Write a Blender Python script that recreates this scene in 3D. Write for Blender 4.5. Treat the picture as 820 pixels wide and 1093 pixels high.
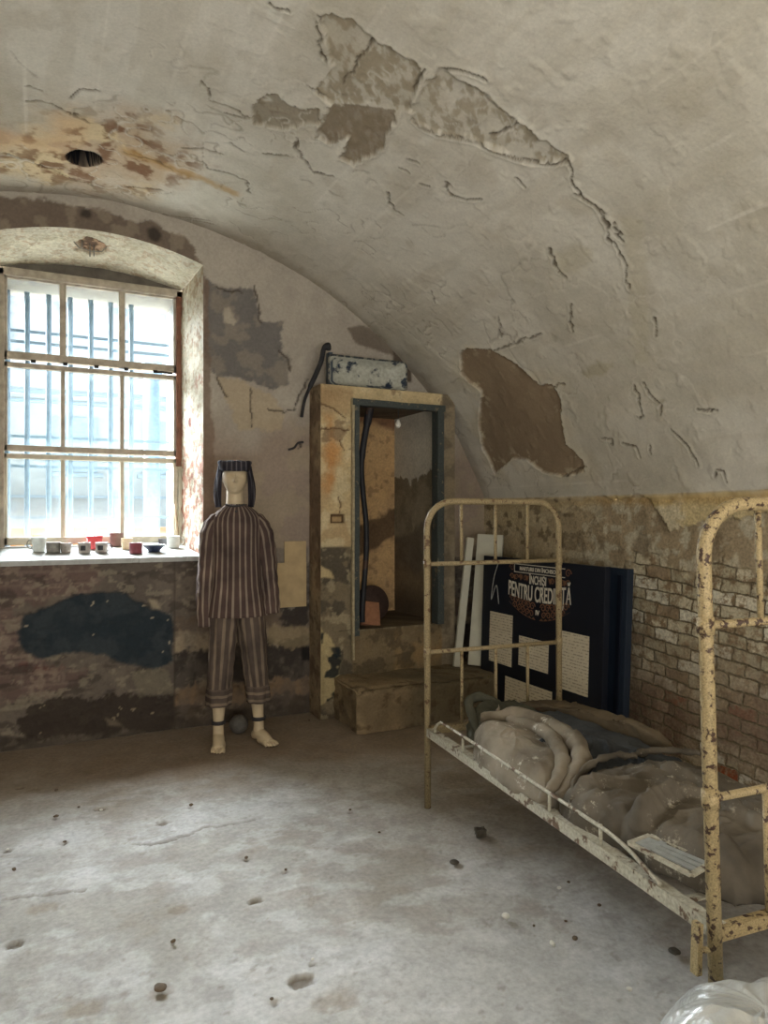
import bpy, bmesh, math, random
import numpy as np
from mathutils import Vector, Matrix
random.seed(3)
for o in list(bpy.data.objects): bpy.data.objects.remove(o)
SC = bpy.context.scene
# ------------------------------------------------------------------ camera
FPX, EYE, HOR, YAW = 750.0, 1.45, 548.0, math.radians(26)
cd = bpy.data.cameras.new('camera'); cam = bpy.data.objects.new('camera', cd); SC.collection.objects.link(cam)
cam.location = (0, 0, EYE); cam.rotation_euler = (math.radians(90), 0, -YAW)
cd.sensor_fit = 'VERTICAL'; cd.sensor_height = 36.0; cd.lens = FPX/1093*36.0
cd.shift_y = (HOR-546.5)/1093; cd.clip_start = 0.02
SC.camera = cam
# ------------------------------------------------------------------ light
w = bpy.data.worlds.new('sky'); SC.world = w; w.use_nodes = True
bg = w.node_tree.nodes['Background']; bg.inputs[0].default_value = (.80, .91, 1.0, 1); bg.inputs[1].default_value = 1.35
def sun(name, d, strength, ang, col):
    l = bpy.data.lights.new(name, 'SUN'); o = bpy.data.objects.new(name, l); SC.collection.objects.link(o)
    l.energy = strength; l.angle = math.radians(ang); l.color = col
    o.rotation_euler = Vector(d).to_track_quat('-Z', 'Y').to_euler(); o.location = (-4, 12, 9)
sun('daylight', (.30, -.80, -.60), 100.0, 60, (.92, .96, 1.0))
def area(name, loc, rot, sx, sy, power, col, portal=False):
    l = bpy.data.lights.new(name, 'AREA'); o = bpy.data.objects.new(name, l); SC.collection.objects.link(o)
    l.shape = 'RECTANGLE'; l.size = sx; l.size_y = sy; l.energy = power; l.color = col
    o.location = loc; o.rotation_euler = rot
    if portal: l.cycles.is_portal = True
area('window_portal', (.34, 5.97, 2.15), (math.radians(-90), 0, 0), 1.3, 2.0, 1, (1, 1, 1), True)
area('rear_fill_light', (.2, -1.85, 1.3), (math.radians(142), 0, 0), 3.4, 1.8, 240, (1.0, .975, .93))  # added fill behind the camera, tipped up to brighten the vault
SC.view_settings.view_transform = 'Standard'; SC.view_settings.look = 'None'
SC.view_settings.gamma = 1.0; SC.view_settings.use_curve_mapping = False; SC.view_settings.exposure = 0.2
# ------------------------------------------------------------------ maths helpers
FW = np.array([math.sin(YAW), math.cos(YAW), 0]); RT = np.array([math.cos(YAW), -math.sin(YAW), 0]); UP = np.array([0, 0, 1.])
CAM = np.array([0, 0, EYE])
def ray(x, y): return FW + RT*(x-410)/FPX + UP*(HOR-y)/FPX
def atZ(x, y, z): d = ray(x, y); return CAM + d*((z-EYE)/d[2])
def atY(x, y, Y): d = ray(x, y); return CAM + d*(Y/d[1])
def atX(x, y, X): d = ray(x, y); return CAM + d*(X/d[0])
VX, VZ, VR, XW, ZS = .4, .31, 3.15, 3.30, 1.54
TH = math.asin((XW-VX)/VR)
YB = 4.85
def vault_uv(x, y):
    d = ray(x, y); a = d[0]**2+d[2]**2; b = 2*(-VX*d[0]+(EYE-VZ)*d[2]); c = VX**2+(EYE-VZ)**2-VR**2
    t = (-b+math.sqrt(b*b-4*a*c))/(2*a); p = CAM+d*t
    th = math.atan2(p[0]-VX, p[2]-VZ)
    if th <= TH: return (VR*th, p[1])
    p = atX(x, y, XW); return (VR*TH+(VZ+VR*math.cos(TH)-p[2]), p[1])
def back_uv(x, y): p = atY(x, y, YB); return (p[0], p[2])
def floor_uv(x, y): p = atZ(x, y, 0); return (p[0], p[1])
_T = {}
def vn(x, y, s):
    if s not in _T: _T[s] = np.random.RandomState(s).rand(256, 256)
    T = _T[s]; xi = np.floor(x).astype(int); yi = np.floor(y).astype(int); fx = x-xi; fy = y-yi
    fx = fx*fx*(3-2*fx); fy = fy*fy*(3-2*fy); x0 = xi & 255; y0 = yi & 255; x1 = (xi+1) & 255; y1 = (yi+1) & 255
    return (T[x0, y0]*(1-fx)+T[x1, y0]*fx)*(1-fy)+(T[x0, y1]*(1-fx)+T[x1, y1]*fx)*fy
def fbm(x, y, f, o=4, s=1):
    r = 0; a = 1.; n = 0
    for k in range(o): r = r+a*vn(x*f+7.3*k, y*f+3.1*k, s+k); n += a; a *= .55; f *= 2.03
    return r/n
def sst(a, b, x): t = np.clip((x-a)/(b-a), 0, 1); return t*t*(3-2*t)
def lin(c): return np.array([((v/255+.055)/1.055)**2.4 if v/255 > .04045 else v/255/12.92 for v in c])
def mixc(C, c, m, g=1.0):
    c = lin(c)*g if len(np.shape(c)) == 1 else c
    return C*(1-m[..., None])+c*m[..., None]
def seg_d(U, V, pts, closed=False):
    D = np.full(U.shape, 9.9); n = len(pts)
    for i in range(n if closed else n-1):
        ax, ay = pts[i]; bx, by = pts[(i+1) % n]; dx, dy = bx-ax, by-ay; L = dx*dx+dy*dy+1e-12
        t = np.clip(((U-ax)*dx+(V-ay)*dy)/L, 0, 1)
        D = np.minimum(D, (U-ax-t*dx)**2+(V-ay-t*dy)**2)
    return np.sqrt(D)
def sdp(U, V, pts):
    out = np.full(U.shape, 9.9); P = np.array(pts); m = .35
    box = (U > P[:, 0].min()-m) & (U < P[:, 0].max()+m) & (V > P[:, 1].min()-m) & (V < P[:, 1].max()+m)
    if not box.any(): return out
    u = U[box]; v = V[box]; d = seg_d(u, v, pts, True); ins = np.zeros(u.shape, bool); n = len(pts)
    for i in range(n):
        ax, ay = pts[i]; bx, by = pts[(i+1) % n]
        if ay == by: continue
        c = ((ay > v) != (by > v)) & (u < (bx-ax)*(v-ay)/(by-ay)+ax); ins ^= c
    out[box] = np.where(ins, -d, d); return out
def lined(U, V, pts):
    out = np.full(U.shape, 9.9); P = np.array(pts); m = .12
    box = (U > P[:, 0].min()-m) & (U < P[:, 0].max()+m) & (V > P[:, 1].min()-m) & (V < P[:, 1].max()+m)
    if box.any(): out[box] = seg_d(U[box], V[box], pts)
    return out
def mapped(fn, pts, s=1, ox=0, oy=0): return [fn(x/s+ox, y/s+oy) for x, y in pts]
# ------------------------------------------------------------------ materials
def nt(name):
    m = bpy.data.materials.new(name); m.use_nodes = True; t = m.node_tree; return m, t, t.nodes, t.links, t.nodes['Principled BSDF']
def tex(N, L, kind, scale, coord, **kw):
    n = N.new(kind); n.inputs['Scale'].default_value = scale; L.new(coord, n.inputs['Vector'])
    for k, v in kw.items(): n.inputs[k].default_value = v
    return n
def ramp(N, L, src, a, b, c0=(0, 0, 0, 1), c1=(1, 1, 1, 1)):
    r = N.new('ShaderNodeValToRGB'); r.color_ramp.elements[0].position = a; r.color_ramp.elements[1].position = b
    r.color_ramp.elements[0].color = c0; r.color_ramp.elements[1].color = c1; L.new(src, r.inputs[0]); return r
def mix(N, L, f, a, b, mode='MIX'):
    n = N.new('ShaderNodeMix'); n.data_type = 'RGBA'; n.blend_type = mode
    for s, v in ((0, f), (6, a), (7, b)):
        if hasattr(v, 'is_output'): L.new(v, n.inputs[s])
        else: n.inputs[s].default_value = v if s == 0 else tuple(v)
    return n.outputs[2]
def L4(c, g=1): return tuple(lin(c)*g)+(1,)
def bumpn(N, L, src, strength, dist, B, prev=None):
    b = N.new('ShaderNodeBump'); b.inputs['Strength'].default_value = strength; b.inputs['Distance'].default_value = dist
    L.new(src, b.inputs['Height'])
    if prev: L.new(prev, b.inputs['Normal'])
    L.new(b.outputs[0], B.inputs['Normal']); return b.outputs[0]
def mat_surface(name, var=.25, fine=60, bump=.35, rough=.9, bd=.006):
    m, t, N, L, B = nt(name)
    a = N.new('ShaderNodeAttribute'); a.attribute_name = 'albedo'
    g = N.new('ShaderNodeNewGeometry').outputs['Position']
    n1 = tex(N, L, 'ShaderNodeTexNoise', fine, g, Detail=5, Roughness=.65); n2 = tex(N, L, 'ShaderNodeTexNoise', fine/7, g, Detail=6)
    r1 = ramp(N, L, n1.outputs[0], .3, .7, (1-var,)*3+(1,), (1+var*.6,)*3+(1,)); r2 = ramp(N, L, n2.outputs[0], .3, .7, (1-var*.5,)*3+(1,), (1+var*.4,)*3+(1,))
    c = mix(N, L, 1.0, a.outputs['Color'], r1.outputs[0], 'MULTIPLY'); c = mix(N, L, 1.0, c, r2.outputs[0], 'MULTIPLY')
    L.new(c, B.inputs['Base Color']); B.inputs['Roughness'].default_value = rough; B.inputs['Specular IOR Level'].default_value = .25
    p = bumpn(N, L, n2.outputs[0], bump, bd*4, B); bumpn(N, L, n1.outputs[0], bump, bd, B, p); return m
def mat(name, col, rough=.7, metal=0, var=.2, scale=30, bump=.15, col2=None, thr=.5, spec=.4):
    m, t, N, L, B = nt(name); g = N.new('ShaderNodeTexCoord').outputs['Object']
    n = tex(N, L, 'ShaderNodeTexNoise', scale, g, Detail=6, Roughness=.6); c = L4(col)
    if col2 is None:
        r = ramp(N, L, n.outputs[0], .3, .7, tuple(v*(1-var) for v in c[:3])+(1,), tuple(v*(1+var) for v in c[:3])+(1,)); o = r.outputs[0]
    else:
        r = ramp(N, L, n.outputs[0], thr, thr+.05, c, L4(col2)); o = r.outputs[0]
        n3 = tex(N, L, 'ShaderNodeTexNoise', scale*5, g, Detail=3); r3 = ramp(N, L, n3.outputs[0], .3, .7, (1-var,)*3+(1,), (1+var,)*3+(1,))
        o = mix(N, L, 1.0, o, r3.outputs[0], 'MULTIPLY')
    L.new(o, B.inputs['Base Color']); B.inputs['Roughness'].default_value = rough; B.inputs['Metallic'].default_value = metal
    B.inputs['Specular IOR Level'].default_value = spec
    if bump: bumpn(N, L, n.outputs[0], bump, .01, B)
    return m
def mat_stripe(name, base, stripe, width=.25, per=.042):
    m, t, N, L, B = nt(name)
    a = N.new('ShaderNodeAttribute'); a.attribute_name = 'su'; g = N.new('ShaderNodeTexCoord').outputs['Object']
    n = tex(N, L, 'ShaderNodeTexNoise', 7, g, Detail=5)
    def M(op, x, y=None):
        k = N.new('ShaderNodeMath'); k.operation = op
        for i, v in enumerate((x, y)):
            if v is None: continue
            if hasattr(v, 'is_output'): L.new(v, k.inputs[i])
            else: k.inputs[i].default_value = v
        return k.outputs[0]
    f = M('FRACT', M('DIVIDE', a.outputs['Fac'], per)); s = M('ABSOLUTE', M('SUBTRACT', f, .5))
    r = ramp(N, L, s, width*.5, width*.5+.06, L4(stripe), L4(base))
    r2 = ramp(N, L, n.outputs[0], .3, .7, (.62, .62, .64, 1), (1.3, 1.25, 1.2, 1))
    L.new(mix(N, L, 1.0, r.outputs[0], r2.outputs[0], 'MULTIPLY'), B.inputs['Base Color']); B.inputs['Roughness'].default_value = .95
    B.inputs['Specular IOR Level'].default_value = .1
    n2 = tex(N, L, 'ShaderNodeTexNoise', 12, g, Detail=3); p = bumpn(N, L, n2.outputs[0], .5, .03, B)
    n3 = tex(N, L, 'ShaderNodeTexNoise', 300, g); bumpn(N, L, n3.outputs[0], .3, .002, B, p); return m
# ------------------------------------------------------------------ object helpers
def link(o, parent=None):
    SC.collection.objects.link(o)
    if parent: o.parent = parent
    return o
def tag(o, label=None, cat=None, group=None, kind=None):
    for k, v in (('label', label), ('category', cat), ('group', group), ('kind', kind)):
        if v: o[k] = v
    return o
def empty(name, loc=(0, 0, 0), rz=0):
    o = bpy.data.objects.new(name, None); o.empty_display_size = .05; o.location = loc; o.rotation_euler = (0, 0, rz); return link(o)
def obj(name, bm, m, parent=None, smooth=True):
    me = bpy.data.meshes.new(name); bmesh.ops.recalc_face_normals(bm, faces=bm.faces); bm.to_mesh(me); bm.free()
    if m: me.materials.append(m)
    if smooth: me.polygons.foreach_set('use_smooth', [True]*len(me.polygons))
    return link(bpy.data.objects.new(name, me), parent)
def grids(name, parts, m, parent=None):
    """parts: list of (P[nu,nv,3], C[nu,nv,3], facemask or None)"""
    vs = []; cs = []; fs = []; off = 0
    for P, C, M in parts:
        nu, nv = P.shape[:2]; i = np.arange(nu*nv).reshape(nu, nv)+off
        q = np.stack([i[:-1, :-1], i[1:, :-1], i[1:, 1:], i[:-1, 1:]], -1)
        q = q[M] if M is not None else q.reshape(-1, 4)
        vs.append(P.reshape(-1, 3)); cs.append(C.reshape(-1, 3)); fs.append(q.reshape(-1, 4)); off += nu*nv
    V = np.concatenate(vs); Cc = np.clip(np.concatenate(cs), 0, 1); Q = np.concatenate(fs)
    me = bpy.data.meshes.new(name); me.vertices.add(len(V)); me.vertices.foreach_set('co', V.astype(np.float32).ravel())
    me.loops.add(len(Q)*4); me.loops.foreach_set('vertex_index', Q.astype(np.int32).ravel())
    me.polygons.add(len(Q)); me.polygons.foreach_set('loop_start', np.arange(0, len(Q)*4, 4, dtype=np.int32))
    me.polygons.foreach_set('loop_total', np.full(len(Q), 4, np.int32)); me.polygons.foreach_set('use_smooth', np.ones(len(Q), bool))
    me.update(); me.validate()
    at = me.color_attributes.new('albedo', 'FLOAT_COLOR', 'POINT'); at.data.foreach_set('color', np.concatenate([Cc, np.ones((len(Cc), 1))], 1).astype(np.float32).ravel())
    me.materials.append(m); return link(bpy.data.objects.new(name, me), parent)
def box(bm, c, s, R=None):
    r = bmesh.ops.create_cube(bm, size=1); vs = r['verts']
    bmesh.ops.scale(bm, vec=s, verts=vs)
    if R is not None: bmesh.ops.transform(bm, matrix=R, verts=vs)
    bmesh.ops.translate(bm, vec=c, verts=vs); return vs
def bevel(bm, w=.004, seg=2): bmesh.ops.bevel(bm, geom=bm.edges[:], offset=w, segments=seg, affect='EDGES', profile=.6)
def bboxb(c, s, w=.004): bm = bmesh.new(); box(bm, c, s); bevel(bm, w); return bm
def oriented(bm, p0, p1, wv, w, t):
    """box from p0 to p1, width w along wv, thickness t"""
    p0 = Vector(p0); p1 = Vector(p1); z = (p1-p0); Ln = z.length; z.normalize(); x = Vector(wv); x = (x-z*x.dot(z)).normalized(); y = z.cross(x)
    R = Matrix((x, y, z)).transposed().to_4x4(); return box(bm, (p0+p1)/2, (w, t, Ln), R)
def tube(bm, pts, r, seg=12, closed=False, cap=True):
    pts = [Vector(p) for p in pts]; n = len(pts); rs = r if isinstance(r, (list, tuple)) else [r]*n; rings = []; pv = None
    for i, p in enumerate(pts):
        a = pts[i-1] if (i > 0 or closed) else p; b = pts[(i+1) % n] if (i < n-1 or closed) else p
        t = (b-a).normalized()
        if pv is None: pv = t.orthogonal().normalized()
        pv = (pv-t*pv.dot(t)).normalized(); q = t.cross(pv)
        rings.append([bm.verts.new(p+(pv*math.cos(2*math.pi*k/seg)+q*math.sin(2*math.pi*k/seg))*rs[i]) for k in range(seg)])
    for i in range(n if closed else n-1):
        A, Bq = rings[i], rings[(i+1) % n]
        for k in range(seg): bm.faces.new((A[k], A[(k+1) % seg], Bq[(k+1) % seg], Bq[k]))
    if cap and not closed: bm.faces.new(rings[0][::-1]); bm.faces.new(rings[-1])
    return bm
def lathe(bm, prof, c=(0, 0, 0), seg=32, sx=1, sy=1):
    rings = []
    for r, z in prof:
        rings.append([bm.verts.new((c[0]+r*sx*math.cos(2*math.pi*k/seg), c[1]+r*sy*math.sin(2*math.pi*k/seg), c[2]+z)) for k in range(seg)])
    for A, Bq in zip(rings, rings[1:]):
        for k in range(seg): bm.faces.new((A[k], A[(k+1) % seg], Bq[(k+1) % seg], Bq[k]))
    bm.faces.new(rings[0][::-1]); bm.faces.new(rings[-1]); return bm
def crom(pts, n, closed=False):
    P = [np.array(p, float) for p in pts]; out = []; m = len(P)
    for i in range(m if closed else m-1):
        p1, p2 = P[i], P[(i+1) % m]; p0 = P[i-1] if (i > 0 or closed) else p1; p3 = P[(i+2) % m] if (i < m-2 or closed) else p2
        for k in range(n):
            t = k/n; out.append(.5*((2*p1)+(p2-p0)*t+(2*p0-5*p1+4*p2-p3)*t*t+(3*p1-p0-3*p2+p3)*t**3))
    if not closed: out.append(P[-1])
    return out
# ================================================================== STRUCTURE
M_vault = mat_surface('ceiling_plaster', .10, 70, .25)
M_wall = mat_surface('old_wall', .13, 50, .4)
M_reveal = mat_surface('whitewashed_brick', .25, 45, 1.0, bd=.012)
M_floor = mat_surface('concrete_floor', .2, 50, .5, rough=.75)
# ---- unrolled vault + right wall colour and relief, in surface metres
def cracks(U, V, C, D, fn, lines, s=1, ox=0, oy=0, w=.007, dep=.010, col=(95, 84, 68), st=.85):
    j = (fbm(U, V, 30, 2, 77)-.5)*.03
    for pl in lines:
        d = lined(U+j, V-j, mapped(fn, pl, s, ox, oy)); m = 1-sst(w*.35, w*1.25, d)
        C = mixc(C, col, m*st); D = D-dep*m
        lip = (1-sst(w, w*4, d))*(1-m); D = D+.004*lip
    return C, D
def vault_look(U, V):
    n1 = fbm(U, V, 1.3, 5, 1); n2 = fbm(U, V, 6, 5, 11); n3 = fbm(U, V, 24, 4, 21); n4 = fbm(U+n2*.3, V, 3, 5, 31)
    C = np.ones(U.shape+(3,))*lin((204, 199, 186))
    C = mixc(C, (178, 171, 154), sst(.42, .68, n1)*.7); C = mixc(C, (206, 201, 188), sst(.5, .75, n4)*.5)
    C = mixc(C, (168, 158, 138), sst(.6, .75, n2)*.35)
    D = (n1-.5)*.035+(n2-.5)*.004
    # board marks of the vault formwork run along the vault
    st = fbm(U, V*.05, 5, 2, 41); D = D+(st-.5)*.012
    ln = np.abs(((U+.010*n2) % .31)-.155); C = mixc(C, (214, 209, 196), (1-sst(.002, .011, ln))*sst(.42, .56, fbm(U, V, 1.6, 3, 43))*.6); sk = fbm(U*1.0, V*.12, 9, 4, 49); C = mixc(C, (180, 172, 154), sst(.52, .66, sk)*.35)
    n6 = fbm(U, V, 55, 3, 47); warp = (n2-.5)*.10+(n3-.5)*.07+(n6-.5)*.06
    P1 = [(270, 131), (272, 112), (283, 98), (300, 101), (308, 113), (325, 118), (338, 118), (340, 132), (320, 132), (305, 139), (290, 136)]
    P2 = [(165, 25), (240, 40), (290, 95), (370, 130), (390, 170), (360, 240), (340, 240), (320, 290), (300, 330), (265, 350), (240, 365), (205, 350), (230, 310), (215, 290), (190, 318), (160, 300), (175, 260), (195, 230), (150, 200), (170, 180), (200, 150), (180, 100)]
    P2b = [(195, 235), (330, 250), (320, 285), (300, 330), (240, 362), (207, 350), (232, 300), (190, 318), (160, 300)]
    P3 = [(365, 240), (400, 180), (430, 150), (480, 180), (530, 210), (560, 240), (600, 270), (640, 300), (720, 350), (640, 360), (590, 350), (540, 325), (500, 310), (420, 295), (370, 262)]
    P4 = [(110, 385), (125, 372), (185, 375), (240, 410), (295, 455), (325, 455), (342, 490), (345, 540), (355, 590), (395, 630), (400, 655), (350, 665), (300, 655), (260, 625), (230, 625), (190, 660), (180, 640), (160, 600), (150, 545), (160, 470), (130, 450), (112, 430)]
    def patch(C, D, pts, s, ox, oy, col, st=1, dep=.014, speck=0, seed=5, wp=1.0):
        sd = sdp(U, V, mapped(vault_uv, pts, s, ox, oy))+warp*.5*wp
        m = 1-sst(-.004, .006, sd)
        k = m*st
        if speck: k = k*(1-speck*sst(.44, .54, fbm(U*.7-V*.5, (V*.7+U*.5)*.5, 40, 6, seed)*.6+.4*fbm(U, V, 9, 4, seed+2))*.9)
        C = mixc(C, col, k); D = D-dep*m
        lip = (1-sst(.0, .03, np.abs(sd)))*(1-m); D = D+.005*lip; C = mixc(C, (208, 202, 186), lip*.2)
        return C, D
    C, D = patch(C, D, P2, 2.05, 260, 0, (150, 138, 116), .9, speck=.8, seed=5)
    C, D = patch(C, D, P2b, 2.05, 260, 0, (128, 114, 94), .9, dep=0, speck=.2, seed=8)
    C, D = patch(C, D, P3, 2.05, 260, 0, (152, 141, 120), .85, speck=.85, seed=6)
    C, D = patch(C, D, P1, 1, 0, 0, (130, 118, 98), .95, speck=.25)
    C, D = patch(C, D, P4, 2.158, 440, 200, (138, 120, 98), 1, dep=.018, wp=.7)
    sd = sdp(U, V, mapped(vault_uv, P4, 2.158, 440, 200)); m = (sd < 0)*1.
    C = mixc(C, (152, 134, 110), m*sst(.5, .62, n2)*.5); C = mixc(C, (190, 178, 152), m*sst(.62, .7, n3)*sst(-.12, -.01, sd)*.6)
    fr = (1-sst(.0, .16, sd))*(sd > 0); C = mixc(C, (204, 194, 170), fr*sst(.4, .6, n2)*.6)
    p4k = sst(.0, .02, sd)
    # damp, yellowish strip and repairs
    for pts, col, k in (([(480, 60), (530, 70), (545, 220), (545, 400), (515, 400), (500, 260)], (182, 174, 152), .6), ([(330, 150), (390, 130), (415, 150), (410, 175), (350, 205), (335, 190)], (180, 172, 150), .6),
                        ([(395, 425), (430, 400), (465, 405), (450, 425), (400, 440)], (172, 163, 140), .8), ([(550, 410), (610, 430), (640, 520), (590, 560), (570, 480)], (188, 182, 166), .5),
                        ([(330, 30), (400, 20), (440, 50), (380, 70)], (184, 176, 156), .5), ([(560, 490), (580, 490), (582, 512), (565, 515)], (150, 140, 116), .8)):
        sd = sdp(U, V, mapped(vault_uv, pts, 2.158, 440, 200))+warp*.4; C = mixc(C, col, (1-sst(-.02, .02, sd))*k)
    # rust stain round the vent hole
    hu, hv = vault_uv(90, 170); du = U-hu; dv = V-hv
    rs = np.sqrt((du/.66)**2+((dv+.10)/.55)**2)+(n2-.5)*.9+(n1-.5)*.5
    k = 1-sst(.35, 1.15, rs); C = mixc(C, (172, 142, 106), k*.7); C = mixc(C, (212, 192, 152), k*sst(.5, .58, n4)*.7); C = mixc(C, (112, 76, 48), k*sst(.50, .64, fbm(U, V, 13, 5, 61))*.85)
    sd = lined(U, V, mapped(vault_uv, [(140, 165), (180, 180), (215, 190), (250, 205)])); C = mixc(C, (176, 140, 84), (1-sst(.01, .07, sd+warp*.5))*.7)
    sd = lined(U, V, mapped(vault_uv, [(0, 150), (60, 155), (70, 130)])); C = mixc(C, (196, 160, 122), (1-sst(.01, .16, sd+warp))*.5)
    r = np.sqrt((du/.092)**2+(dv/.095)**2); hole = 1-sst(.86, 1.0, r)
    D = D-.34*hole
    # junction with the end wall: grey-brown
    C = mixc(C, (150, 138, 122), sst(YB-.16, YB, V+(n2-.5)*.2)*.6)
    z1 = VR*TH
    # ---- lower wall: ochre line, peeling plaster, render, bricks
    low = sst(z1-.035, z1-.02, U+(n3-.5)*.01)
    Pl = [(480, 530), (560, 528), (700, 524), (830, 519), (860, 560), (815, 548), (790, 552), (765, 558), (750, 555), (735, 560), (715, 567), (708, 552), (700, 545), (697, 532), (680, 526), (660, 535), (640, 528), (620, 540), (560, 565), (520, 560), (480, 640)]
    C = mixc(C, (158, 142, 116), low); rc = fbm(U, V, 9, 5, 71)
    C = mixc(C, (190, 182, 160), low*sst(.50, .58, fbm(U, V, 15, 5, 73))*.8); C = mixc(C, (120, 104, 82), low*sst(.56, .68, n2)*.7); D = D-low*(.012+(rc-.5)*.03)
    sd = sdp(U, V, mapped(vault_uv, Pl))+warp*.5; pm = (1-sst(-.004, .006, sd))*low
    C = mixc(C, (196, 178, 136), pm); C = mixc(C, (208, 198, 172), pm*sst(.5, .6, n4)*.7); D = D+.018*pm
    oc = (1-sst(.0, .05, np.abs(U-z1-.01+(n2-.5)*.05)))*low; C = mixc(C, (180, 148, 92), oc*.6)
    # plaster stays on the far piece of wall, tan and stained
    far = sst(3.5, 3.9, V+(n1-.5)*.8)*low; C = mixc(C, (168, 152, 122), far*.8); C = mixc(C, (106, 92, 70), far*sst(.56, .64, fbm(U, V, 14, 4, 81))*.8); D = D+.012*far
    CR = [[(375, 15), (400, 25), (440, 55), (455, 90), (450, 110), (470, 140), (490, 175), (497, 232)], [(465, 80), (480, 105), (470, 110), (485, 125)], [(320, 140), (328, 170), (340, 195)], [(345, 195), (355, 205)],
          [(275, 345), (300, 337)], [(200, 300), (205, 345)], [(45, 238), (55, 265)], [(80, 0), (95, 20), (125, 28)], [(440, 578), (465, 580), (462, 592)],
          [(485, 588), (515, 595), (525, 620)], [(550, 595), (552, 618)], [(695, 665), (700, 650), (718, 655), (722, 680)], [(535, 450), (550, 480), (575, 500), (570, 520)], [(515, 455), (530, 520), (525, 530)], [(560, 300), (558, 340)],
          [(660, 512), (710, 514)], [(350, 450), (325, 458)], [(400, 640), (350, 665)], [(190, 375), (275, 345)], [(600, 560), (640, 600), (660, 640)], [(365, 265), (372, 330)]]
    C, D = cracks(U, V, C, D, vault_uv, CR, 2.158, 440, 200)  # cracks, plus shadows of lifted flakes painted as the same dark lines
    CR = [[(365, 262), (380, 275), (420, 297), (500, 312), (550, 335), (600, 352), (660, 362), (715, 352)], [(715, 352), (720, 400), (740, 430), (775, 455), (795, 490), (800, 530)], [(160, 30), (170, 70), (175, 110), (180, 135)],
          [(55, 8), (75, 18), (98, 28)], [(118, 300), (120, 330), (150, 375), (180, 382)], [(345, 368), (365, 380)], [(385, 402), (408, 408)], [(360, 348), (385, 358)], [(445, 398), (455, 430), (490, 437), (520, 435)], [(595, 390), (615, 410)],
          [(315, 420), (325, 455), (352, 472)], [(50, 335), (100, 340)], [(215, 190), (285, 90)], [(430, 150), (480, 155), (530, 175)], [(370, 200), (395, 150)], [(140, 190), (180, 215)], [(540, 300), (575, 290), (600, 270)]]
    C, D = cracks(U, V, C, D, vault_uv, CR, 2.05, 260, 0)
    CR = [[(430, 172), (445, 185), (455, 215), (490, 225), (530, 248)], [(60, 210), (110, 215), (150, 240), (190, 262)], [(150, 208), (175, 190), (215, 195)], [(60, 180), (90, 190)], [(390, 318), (440, 318), (475, 328)], [(425, 340), (450, 360), (500, 372), (525, 385), (535, 410)],
          [(0, 325), (70, 345), (100, 360), (150, 380), (200, 398)], [(260, 330), (330, 345), (370, 365)], [(560, 328), (620, 332)], [(630, 300), (640, 330), (670, 370), (710, 378)], [(400, 468), (460, 478)], [(310, 450), (380, 462), (450, 470)], [(270, 400), (345, 405)], [(490, 305), (525, 325)], [(480, 240), (525, 250)]]
    C, D = cracks(U, V, C, D, vault_uv, CR, 2, 0, 0)
    q = fbm(U, V, 2.6, 3, 95); cr = (1-sst(.003, .011, np.abs(q-.5)))*sst(.50, .56, fbm(U, V, 5, 2, 97))*(1-low)*.5*sst(2.6, 3.6, V)*p4k
    C = mixc(C, (112, 100, 82), cr*.7); D = D-cr*.006; q = fbm(U, V, 5, 3, 98); cr = (1-sst(.003, .014, np.abs(q-.47)))*sst(.53, .6, fbm(U, V, 3.5, 2, 99))*(1-low)*p4k
    C = mixc(C, (206, 200, 186), p4k*sst(0, .02, q-.47)*(1-sst(.02, .06, q-.47))*sst(.53, .6, fbm(U, V, 3.5, 2, 99))*.6*(1-low)); cr = cr*(.15+.6*sst(2.8, 3.8, V)); C = mixc(C, (120, 108, 90), cr*.6); D = D-cr*.005
    # random small flakes
    fl = sst(.69, .71, fbm(U, V*1.3, 11, 3, 91))*(1-low); D = D+fl*.0025
    C = mixc(C, (9, 11, 17), 1-sst(1.0, 1.12, r)); return C, D  # vent hole walls near-black, the shade of its depth put into the colour
def axis(*segs):
    out = []
    for a, b, s in segs: out.append(np.arange(a, b, s))
    return np.concatenate(out+[np.array([segs[-1][1]])])
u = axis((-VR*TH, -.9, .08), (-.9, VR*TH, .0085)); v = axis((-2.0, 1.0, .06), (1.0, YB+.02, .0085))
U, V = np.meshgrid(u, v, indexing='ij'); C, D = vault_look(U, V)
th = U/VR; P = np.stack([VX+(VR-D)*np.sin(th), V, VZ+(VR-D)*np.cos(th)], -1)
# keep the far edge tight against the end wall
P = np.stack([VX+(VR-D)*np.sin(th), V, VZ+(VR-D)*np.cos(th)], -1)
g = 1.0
tag(grids('ceiling', [(P, C*g, None)], M_vault), kind='structure')
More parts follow.
